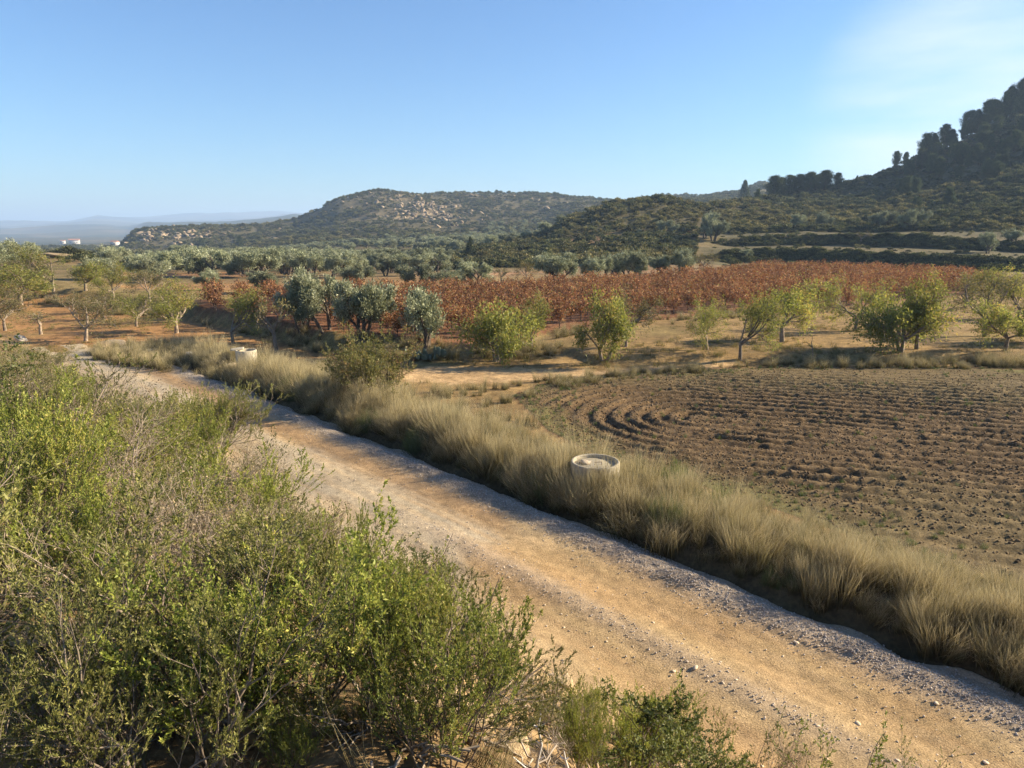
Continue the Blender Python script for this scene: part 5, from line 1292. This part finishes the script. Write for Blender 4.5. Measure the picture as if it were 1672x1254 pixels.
for tries in range(9000):
    s = -3.5 + 58 * rng.random() ** 1.35; t = TOE + .25 + (6.2 + .10 * s) * rng.random()
    x, y = xy(s, t); d = math.hypot(x, y)
    if d < 2.35 or y < .8 or x < -.85 * y - 1.5: continue
    if inside(np.array([x]), np.array([y]), BARE_PX)[0]: continue
    if x > .35 * y - .8 and d < 9: continue
    sp = .48 + .036 * d
    if any((x - a) ** 2 + (y - b) ** 2 < sp * sp for a, b in fill): continue
    if any((x - a) ** 2 + (y - b) ** 2 < (.55 * sp) ** 2 for a, b in placed): continue
    z = h1(x, y); u, v = project(x, y, z)
    want = .45 + .75 * rng.random()
    vt = np.interp(u, VTOP_U, VTOP_V) + 6 + 30 * rng.random() ** 2
    dist = y * CP - (z - EYE) * SP
    room = (v - vt) * dist / FPX
    size = min(want * (1.0 if d < 12 else 1.35), room)
    if size < .22: continue
    f = vnoise(np.array([s * .35]), np.array([t * .5]), 141)[0] + .16 * rng.normal()
    kind = 'green' if f > .12 else 'rosemary' if f > -.10 else 'dry' if f > -.30 else 'cistus'
    if d < 4 and kind in ('cistus', 'dry'): kind = 'rosemary'
    if kind == 'dry' and d < 5.5: size *= .6
    if rng.random() < .06 and d > 9: kind = 'lentisk'
    fill.append((x, y))
    size_word = "low" if size < .5 else "middling" if size < .85 else "tall"
    o = bush(kind, int(rng.integers(0, 4)), (x, y), size, "", GLAB[kind][1], 1.0 + .5 * rng.random(), None, (rng.normal() * .08, rng.normal() * .08))
    FB.append((o, kind, size_word, x, y, t))
    if len(fill) > 240: break
MARKS = [(l, at(u, v)[:2]) for u, v, l in ((640, 1170, "the big reaching rosemary"), (340, 1000, "the silver-grey dead bush"), (152, 872, "the pinkish rock"), (450, 842, "the bank-top rocks"),
         (110, 800, "the deep green bush"), (60, 1055, "the half hidden rock"), (300, 760, "the leafy bank outcrop"), (60, 905, "the tall-plumed bush"), (362, 735, "the bright leafy spire"),
         (90, 1210, "the broad-leaved corner bush"), (36, 562, "the pale far boulder"), (160, 640, "the track's vanishing bend"), (480, 1250, "the bright sprig bush"))]
KW = {'rosemary': "rosemary bush", 'green': "yellow-green broom bush", 'dry': "dead brown bush", 'lentisk': "deep green leafy bush", 'cistus': "grey-green bush"}
seen = {}
for o, kind, sw, x, y, t in FB:
    l, q_ = min(MARKS, key=lambda m_: (m_[1][0] - x) ** 2 + (m_[1][1] - y) ** 2)
    side = "trackside of" if t < st(*q_)[1] else "uphill of"
    seen.setdefault((kind, sw, side, l), []).append((math.hypot(q_[0] - x, q_[1] - y), o))
ORD = ["nearest", "second", "third", "fourth", "fifth", "sixth", "seventh", "eighth", "ninth", "tenth"]
for (kind, sw, side, l), v_ in seen.items():
    for i, (d_, o) in enumerate(sorted(v_, key=lambda e_: e_[0])):
        o["label"] = "%s %s %s %s" % (sw, KW[kind], side, l) + ("" if len(v_) == 1 else ", nearest to it" if i == 0 else ", %s from it" % ORD[min(i, 9)])
# white dead stick at the bottom border
def stick(u, v, hpx, label, seed):
    x, y, z = at(u, v); dist = y * CP - (z - EYE) * SP; h = hpx * dist / FPX; g = random.Random(seed)
    o = thing("dead_stick", (x, y, z - .05), label, "stick")
    p = [(g.gauss(0, .008), g.gauss(0, .008), h * i / 5) for i in range(6)]
    V, F = tubes([(p, [.008, .0075, .007, .006, .005, .0035])], 6); link("stem", mesh_np("stem", V, F, [M['twig_white']], smooth=True), o)
    ls = []
    for f, a, l in ((.25, 2.6, .3), (.55, .4, .08), (.72, 2.9, .07), (.88, 2.8, .13), (.93, .3, .08)):
        i = int(f * 5); b = p[i]; d = (math.cos(a), .1, .55)
        ls.append(([b, tuple(b[j] + d[j] * l * h * .5 for j in range(3)), tuple(b[j] + d[j] * l * h * (1.0 if j < 2 else 1.2) for j in range(3))], [.0045, .004, .0025]))
    V, F = tubes(ls, 5); link("twigs", mesh_np("twigs", V, F, [M['twig_white']], smooth=True), o)
stick(878, 1275, 145, "white dead stick with side twigs at the bottom border before the bare slope", 3)
stick(922, 1275, 75, "shorter white dead stick right of the twiggy one", 4)

# ---- houses far down the valley
def house(u, v, w, d, h, label, rz):
    x, y, z = at(u, v); o = thing("farmhouse", (x, y, z), label, "house", None, rz)
    V = np.array([(sx * w / 2, sy * d / 2, zz) for zz in (-2, h) for sy in (-1, 1) for sx in (-1, 1)]); F = np.array([(0, 1, 3, 2), (4, 6, 7, 5), (0, 4, 5, 1), (1, 5, 7, 3), (3, 7, 6, 2), (2, 6, 4, 0)])
    link("wall", mesh_np("wall", V, F, [M['plaster']]), o)
    e = .4; V = np.array([(-w / 2 - e, -d / 2 - e, h), (w / 2 + e, -d / 2 - e, h), (w / 2 + e, d / 2 + e, h), (-w / 2 - e, d / 2 + e, h), (-w / 2 - e, 0, h + d * .22), (w / 2 + e, 0, h + d * .22)])
    F = [(0, 1, 5, 4), (2, 3, 4, 5), (0, 4, 3, 3), (1, 2, 5, 5), (0, 3, 2, 1)]
    me = bpy.data.meshes.new("roof"); me.from_pydata([tuple(q) for q in V], [], [tuple(dict.fromkeys(f)) for f in F]); me.materials.append(M['tile']); link("roof", me, o)
    for k in (-.28, .05, .3):
        V = np.array([(k * w + sx * .5, -d / 2 - .03 + .02 * sy, h * .45 + sz * .8) for sz in (-1, 1) for sy in (-1, 1) for sx in (-1, 1)]); F6 = np.array([(0, 1, 3, 2), (4, 6, 7, 5), (0, 4, 5, 1), (1, 5, 7, 3), (3, 7, 6, 2), (2, 6, 4, 0)])
        link("window", mesh_np("window", V, F6, [M['glass_dark']]), o)
house(122, 399, 14, 9, 6.5, "long white farmhouse far off in the hazy valley, brightest of the houses", .35)
house(103, 398, 6, 6, 4.5, "small white house left of the long white farmhouse in the haze", .2)
house(188, 401, 7, 6, 4, "small white house near the foot of the low mesa in the haze", -.2)

# ---- the air
hz, N, L = new_mat("haze_air")
pv = N.new("ShaderNodeVolumePrincipled"); pv.inputs['Color'].default_value = (.50, .70, 1.0, 1); pv.inputs['Density'].default_value = .00028; pv.inputs['Anisotropy'].default_value = .1
o_ = N.new("ShaderNodeOutputMaterial"); L.new(pv.outputs[0], o_.inputs['Volume'])
zlo = float(Z.min()) - 1.5; zhi = max(float(Z.max()) + 4, 82.0); bx = 11800.0
V = np.array([(sx * bx, -700 if sy < 0 else 12900, zlo if sz < 0 else zhi) for sz in (-1, 1) for sy in (-1, 1) for sx in (-1, 1)])
link("haze", mesh_np("haze", V, np.array([(0, 2, 3, 1), (4, 5, 7, 6), (0, 1, 5, 4), (1, 3, 7, 5), (3, 2, 6, 7), (2, 0, 4, 6)]), [hz]), kind="stuff")
print("terrain z", Z.min(), Z.max(), "vines", len(VV), "olives", len(pts), "fill", len(fill))
